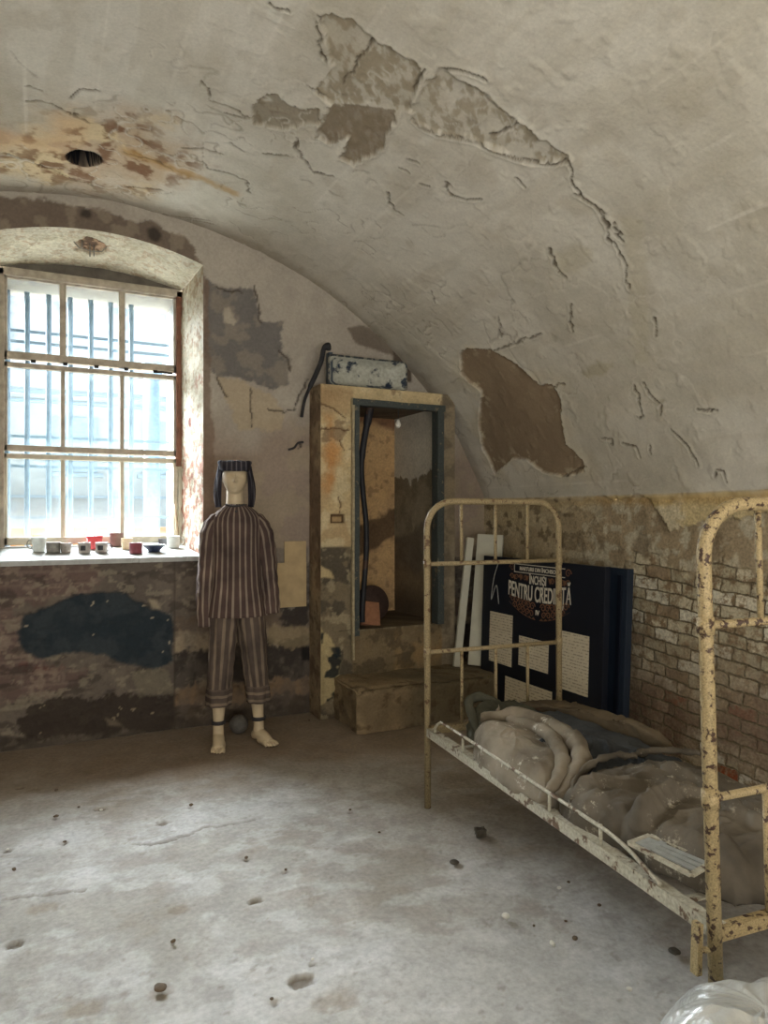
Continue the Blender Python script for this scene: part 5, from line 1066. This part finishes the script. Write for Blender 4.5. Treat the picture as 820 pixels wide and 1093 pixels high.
# ================================================================== PLASTIC BAG (bottom right)
m, t, N, L, B = nt('clear_plastic_sheet'); M_plastic = m
g = N.new('ShaderNodeTexCoord').outputs['Object']; n = tex(N, L, 'ShaderNodeTexNoise', 6, g, Detail=6, Distortion=1.5); r = ramp(N, L, n.outputs[0], .3, .7, L4((128, 128, 122)), L4((190, 190, 184)))
L.new(r.outputs[0], B.inputs['Base Color']); B.inputs['Roughness'].default_value = .35; B.inputs['Coat Weight'].default_value = .5; B.inputs['Coat Roughness'].default_value = .08; bumpn(N, L, n.outputs[0], .8, .05, B)
bm = bmesh.new(); nr, na = 70, 180; rings = []; c = np.array([1.33, .95])
for i in range(1, nr+1):
    t_ = i/nr; row = []
    for k in range(na):
        a = 2*math.pi*k/na; R_ = .27*(1+.10*math.sin(3*a+1)+.06*math.sin(5*a))*t_; x = R_*math.cos(a); y = R_*math.sin(a)*.95
        z = .438*math.sqrt(max(0, 1-t_**2.6))+.03*math.exp(-((x-.25)/.12)**2-((y)/.2)**2)
        z += float((1-abs(2*vn(np.array(x*9+y*5+3), np.array(y*4+9.), 970)-1))**3)*.012*(1-t_**4)+.003*math.sin(a*17+3*math.sin(a*3))*t_*(1-t_)*3; row.append(bm.verts.new((x, y, max(z, 0))))
    rings.append(row)
cv = bm.verts.new((0, 0, .444))
for k in range(na): bm.faces.new((cv, rings[0][k], rings[0][(k+1) % na]))
for A, B_ in zip(rings, rings[1:]):
    for k in range(na): bm.faces.new((A[k], A[(k+1) % na], B_[(k+1) % na], B_[k]))
bm.faces.new(rings[-1][::-1]); bag = obj('plastic_bag', bm, M_plastic); bag.location = (c[0], c[1], .004)
tag(bag, 'crumpled translucent white plastic bag in the lower right corner', 'plastic bag')
# ================================================================== DEBRIS
def stone(px, py, r, m, label, name='stone', flat=.6, grp=None, seed=0, blocky=False):
    p = atZ(px, py, 0); bm = bmesh.new(); rnd = random.Random(seed)
    if blocky:
        box(bm, (0, 0, 0), (r*1.7, r*1.3, r*1.2)); bmesh.ops.subdivide_edges(bm, edges=bm.edges[:], cuts=2, use_grid_fill=True)
        for v_ in bm.verts: v_.co += Vector([rnd.uniform(-.12, .12)*r for _ in range(3)])
        zz_ = min(v_.co.z for v_ in bm.verts)
    else:
        bmesh.ops.create_icosphere(bm, subdivisions=3, radius=r); sx = [rnd.uniform(.7, 1.3) for _ in range(2)]
        for v_ in bm.verts:
            q = v_.co*(1/r); k = 1+.35*(float(vn(np.array(q.x*1.7+seed), np.array(q.y*1.7+q.z*2.1), 33))-.5); v_.co = Vector((v_.co.x*sx[0], v_.co.y*sx[1], v_.co.z*flat))*k
        zz_ = min(v_.co.z for v_ in bm.verts)
    o = obj(name, bm, m, smooth=not blocky); o.location = (p[0], p[1], -zz_+.003); o.rotation_euler = (0, 0, rnd.uniform(0, 3)); tag(o, label, 'debris', grp)
M_st = mat('dark_stone', (70, 64, 54), .85, var=.3); M_stl = mat('pale_chip', (210, 208, 198), .8, var=.1); M_stb = mat('brown_crumb', (92, 78, 62), .9, var=.3)
stone(513, 893, .026, M_st, 'dark broken block lying on the floor beneath the bed side rail', 'broken_block', seed=4, blocky=True)
stone(540, 981, .013, M_stl, 'white plaster chip on the open floor in front of the bed', 'plaster_chip', seed=5)
stone(485, 922, .016, M_st, 'flat dark pebble on the floor below the broken block', 'pebble', .35, seed=6)
stone(171, 1057, .024, M_stb, 'flat dark flake in the floor near the bottom left', 'flake', .25, seed=7)
stone(720, 1018, .018, M_st, 'dark crumb on the floor left of the near bed post', 'pebble', .3, seed=17)
for i, (x, y) in enumerate([(108, 866), (84, 863), (60, 873), (69, 900), (8, 908), (263, 917), (185, 1007), (290, 1068), (334, 1026), (374, 866), (204, 861), (305, 930), (597, 950), (607, 943), (640, 968), (614, 1004), (590, 1010), (330, 770), (405, 890), (604, 985), (672, 1058), (570, 990), (60, 845), (15, 930)]):
    stone(x, y, random.uniform(.005, .011), M_stb if i % 4 else M_stl, 'tiny dark or pale crumb scattered on the concrete floor', 'crumb', .6, 'crumbs scattered over the floor', 20+i)
